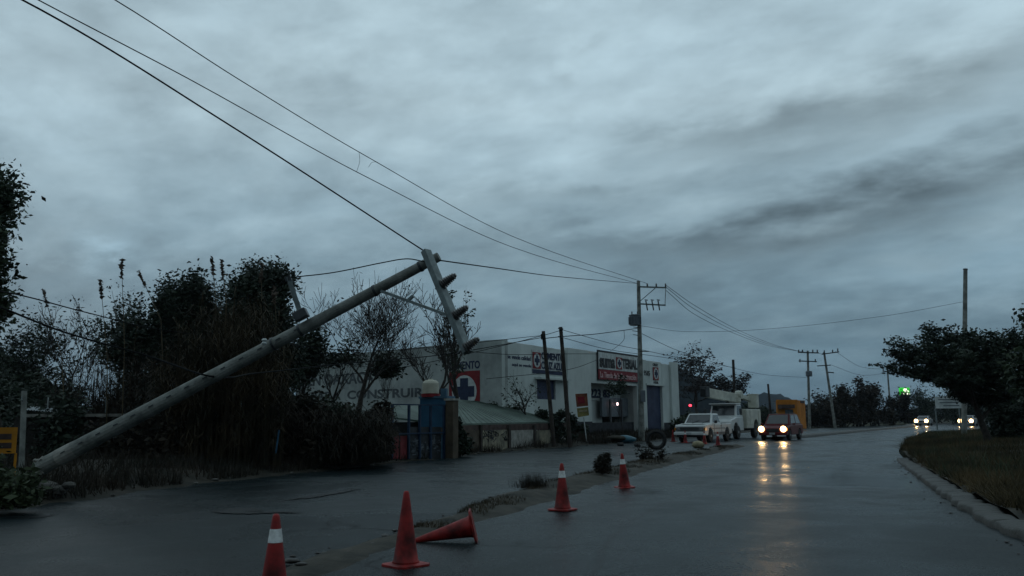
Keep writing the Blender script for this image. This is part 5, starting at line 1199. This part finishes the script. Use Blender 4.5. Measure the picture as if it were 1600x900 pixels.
# pickup
bpk = G(1079, 691.5); th = math.atan2(Bc[0] - Cc[0], Bc[1] - Cc[1])
pk = thing('pickup_truck', 'white older pickup parked facing us in front of the bucket truck', 'pickup', bpk, -th)
W_ = 1.92; r = .37
prof = [(0, .42), (.0, .98), (.05, 1.04), (1.45, 1.12), (1.5, 1.10), (5.1, 1.10), (5.15, .5)] + [(y, z) for y, z in arc(4.15, .46, .42)][::-1] + [(y, z) for y, z in arc(.95, .46, .42)][::-1]
MB().prism(prof, -W_ / 2, W_ / 2).build('body', 'carwhite', pk, bevel=.04)
cabin(pk, 'carwhite', (1.35, 1.95, 3.0, 3.15), (1.09, 1.72), W_ - .12, W_ - .42)
MB().box((0, 4.1, 1.095), (W_ - .3, 1.75, .02)).build('cargo_bed', 'dark', pk)
MB().box((0, -.022, .80), (W_ - .22, .05, .24)).build('grille', 'grille', pk, bevel=.01)
mb = MB()
for z in (.73, .79, .85): mb.box((0, -.052, z), (W_ - .7, .012, .014))
mb.build('grille_bars', 'chrome', pk)
for s in (-1, 1): MB().box((s * .74, -.055, .80), (.26, .03, .17)).build('headlight', 'chrome', pk, bevel=.01)
MB().box((0, -.12, .53), (W_ + .02, .18, .17)).build('bumper', 'carwhite', pk, bevel=.03); MB().box((0, -.03, .40), (W_ - .3, .2, .16)).build('valance', 'dark', pk)
wheels(pk, W_, (.95, 4.15), r); mirror(pk, W_, 1.55, 1.22)
MB().box((.0, -.215, .53), (.30, .01, .13)).build('number_plate', 'sheet', pk)
for s_ in (-1, 1):
    MB().box((s_ * (W_ / 2 + .004), 2.3, .82), (.014, 5.0 - 2.2, .05)).build('side_trim', 'shutter', pk)
    MB().box((s_ * (W_ / 2 + .003), 2.55, .52), (.012, 2.2, .16)).build('rocker_panel', 'shutter', pk)
    for y_ in (1.62, 3.02): MB().box((s_ * (W_ / 2 + .003), y_, .82), (.012, .022, .56)).build('door_seam', 'dark', pk)
    MB().box((s_ * (W_ / 2 + .02), 2.85, .96), (.04, .16, .04)).build('door_handle', 'chrome', pk)
    MB().box((s_ * .93, -.03, .80), (.08, .08, .17)).build('turn_signal', 'orange_wall', pk)
MB().box((0, .75, 1.105), (W_ - .5, .9, .05)).build('hood_bulge', 'carwhite', pk, bevel=.024)
for x_ in (-.35, .3): MB().beam((x_, 1.36, 1.13), (x_ + .42, 1.52, 1.33), .02, .02).build('wiper', 'dark', pk)
# bucket truck
bt_ = G(1121, 686.5); bt = thing('bucket_truck', 'white utility bucket truck with folded boom parked behind the pickup', 'truck', bt_, -th)
W2 = 2.25; r = .46
prof = [(0, .60), (0, 1.15), (.12, 1.32), (1.35, 1.52), (2.85, 1.52), (2.9, .55), (2.2, .55)] + [(y, z) for y, z in arc(1.15, .56, .55)][::-1]
MB().prism(prof, -W2 / 2 + .12, W2 / 2 - .12).build('hood', 'carwhite', bt, bevel=.06)
cabin(bt, 'carwhite', (1.35, 1.70, 2.75, 2.85), (1.50, 2.38), W2 - .3, W2 - .48)
MB().box((0, 1.95, 2.42), (W2 - .4, 1.4, .07)).build('visor', 'carwhite', bt, bevel=.02)
MB().box((0, -.03, .92), (1.35, .08, .38)).build('grille', 'grille', bt, bevel=.02)
for s in (-1, 1): MB().lathe([(.10, 0), (.11, .03), (.07, .06)], 14, (s * .82, .0, .92), Matrix.Rotation(R(90), 3, 'X')).build('headlight', 'chrome', bt)
MB().box((0, -.15, .60), (W2, .2, .24)).build('bumper', 'dark', bt, bevel=.03)
prof = [(3.0, .70), (3.0, 2.05), (6.6, 2.05), (6.6, .70)] + [(y, z) for y, z in arc(5.35, .62, .70)][::-1]
for s in (-1, 1):
    x0, x1 = (W2 / 2 - .5, W2 / 2 + .05); MB().prism(prof, *( (x0, x1) if s > 0 else (-x1, -x0))).build('tool_body', 'cream', bt, bevel=.03)
    for k_, (y0, y1) in enumerate(((3.05, 3.8), (3.85, 4.65), (6.0, 6.55))):
        MB().box((s * (W2 / 2 + .06), (y0 + y1) / 2, 1.45), (.03, y1 - y0, 1.0)).build('locker_door', 'cream', bt, bevel=.01)
MB().box((0, 4.8, .95), (W2 - 1.0, 3.6, .12)).build('deck', 'darksteel', bt); MB().box((0, 3.4, .62), (.9, 6.0, .2)).build('chassis', 'dark', bt)
MB().box((0, 3.06, 1.6), (W2 - 1.0, .08, .9)).build('headboard', 'cream', bt)
wheels(bt, W2, (1.15, 5.35), r, .3)
MB().lathe([(.34, 1.0), (.34, 1.5), (.24, 1.55), (.24, 2.55), (.34, 2.6), (.34, 2.9)], 16, (.1, 4.3, 0)).build('turret', 'cream', bt)
MB().beam((.15, 4.6, 2.82), (-1.0, .75, 3.22), .46, .64).build('lower_boom', 'cream', bt, bevel=.03)
MB().beam((-.93, .95, 3.26), (-1.06, .55, 3.26), .52, .74).build('boom_collar', 'darksteel', bt, bevel=.02)
MB().beam((-1.058, .56, 3.255), (-1.07, .52, 3.262), .40, .58).build('boom_mouth', 'dark', bt)
MB().beam((.35, 4.7, 3.0), (.55, 6.4, 2.75), .28, .30).build('upper_boom', 'cream', bt, bevel=.02)
MB().lathe([(.30, -.22), (.32, 0), (.30, .22)], 14, (.25, 4.55, 3.1), Matrix.Rotation(R(90), 3, 'Y')).build('elbow', 'cream', bt)
bk = MB(); bk.box((.75, 6.4, 2.65), (.66, .66, 1.0)).build('bucket', 'cream', bt, bevel=.06)
MB().box((.75, 6.4, 3.15), (.74, .74, .07)).build('bucket_rim', 'cream', bt, bevel=.02)
MB().beam((.1, 3.6, 2.1), (-.3, 3.2, 2.75), .1, .1).build('lift_cylinder', 'darksteel', bt)
mirror(bt, W2, 1.45, 1.9, 'darksteel', .36)
# oncoming cars
def car(label, loc, rz, m, es=60, beams=0, suv=True, name='car', lampr=.19):
    t = thing(name, label, 'car', loc, rz); w_ = 1.76; h = 1.66 if suv else 1.45
    prof = [(.03, .34), (0, .72), (.1, .82), (1.15, .96), (1.2, .97), (4.2, .99), (4.3, .9), (4.32, .4)] + [(y, z) for y, z in arc(3.4, .40, .34)][::-1] + [(y, z) for y, z in arc(.82, .40, .34)][::-1]
    MB().prism(prof, -w_ / 2, w_ / 2).build('body', m, t, bevel=.06, seg=3)
    cabin(t, m, (1.05, 1.7, 3.75 if suv else 3.1, 4.2 if suv else 3.8), (.95, h), w_ - .12, w_ - .42)
    MB().box((0, -.03, .64), (.84, .06, .2)).build('grille', 'grille', t, bevel=.01); MB().box((0, -.06, .42), (w_ - .06, .14, .17)).build('bumper', m if m != 'carwhite' else 'shutter', t, bevel=.03)
    MB().box((0, -.14, .44), (.34, .012, .12)).build('number_plate', 'sheet', t)
    lamps(t, w_, .72, -.03, lampr)
    for s_ in (-1, 1): MB().box((s_ * (w_ / 2 - .03), .02, .70), (.10, .16, .16)).build('turn_signal', 'amber', t, bevel=.02)  # glowing blocks added to imitate the warm glare around the headlights
    wheels(t, w_, (.82, 3.4), .33, .2); mirror(t, w_, 1.35, 1.02, m, .12)
    if suv:
        mb = MB()
        for s in (-1, 1): mb.beam((s * .55, 1.9, h + .05), (s * .55, 3.6, h + .05), .04, .04)
        mb.build('roof_rail', 'darksteel', t)
    if beams:
        for s in (-.68, .68): spot(t, s, -.12, .70, beams, (s, -7, -.3))
    return t
def toward(loc, extra=0): return -(math.atan2(loc.x, loc.y)) - extra
l = G(1208, 688.5); car('dark red car driving toward us with both headlights on, beside the bucket truck', l, toward(l, R(15)), 'carred', beams=70)
l = G(1440, 665.5); car('small pale car coming round the bend with bright headlights', l, toward(l, R(10)), 'carsilver', beams=130, suv=False, lampr=.27)
l = Vector((*P(1509, 660, 117).xy, 0)); car('car half hidden by the pole and the spreading tree, one headlight showing', l, toward(l, R(10)), 'carsilver', beams=90, suv=False, lampr=.27)

# ------------------------------------------------------------------ damp evening air
hm = bpy.data.materials.new('haze'); hm.use_nodes = True; t_ = hm.node_tree; t_.nodes.clear()
pv = t_.nodes.new('ShaderNodeVolumePrincipled'); pv.inputs['Color'].default_value = (.75, .86, 1, 1); pv.inputs['Density'].default_value = .00011; pv.inputs['Anisotropy'].default_value = .3
oo = t_.nodes.new('ShaderNodeOutputMaterial'); t_.links.new(pv.outputs[0], oo.inputs['Volume']); M['haze'] = hm
hz = MB().box((0, 1500, 59), (12600, 11600, 122)).build('haze', 'haze'); tag(hz, kind='stuff')
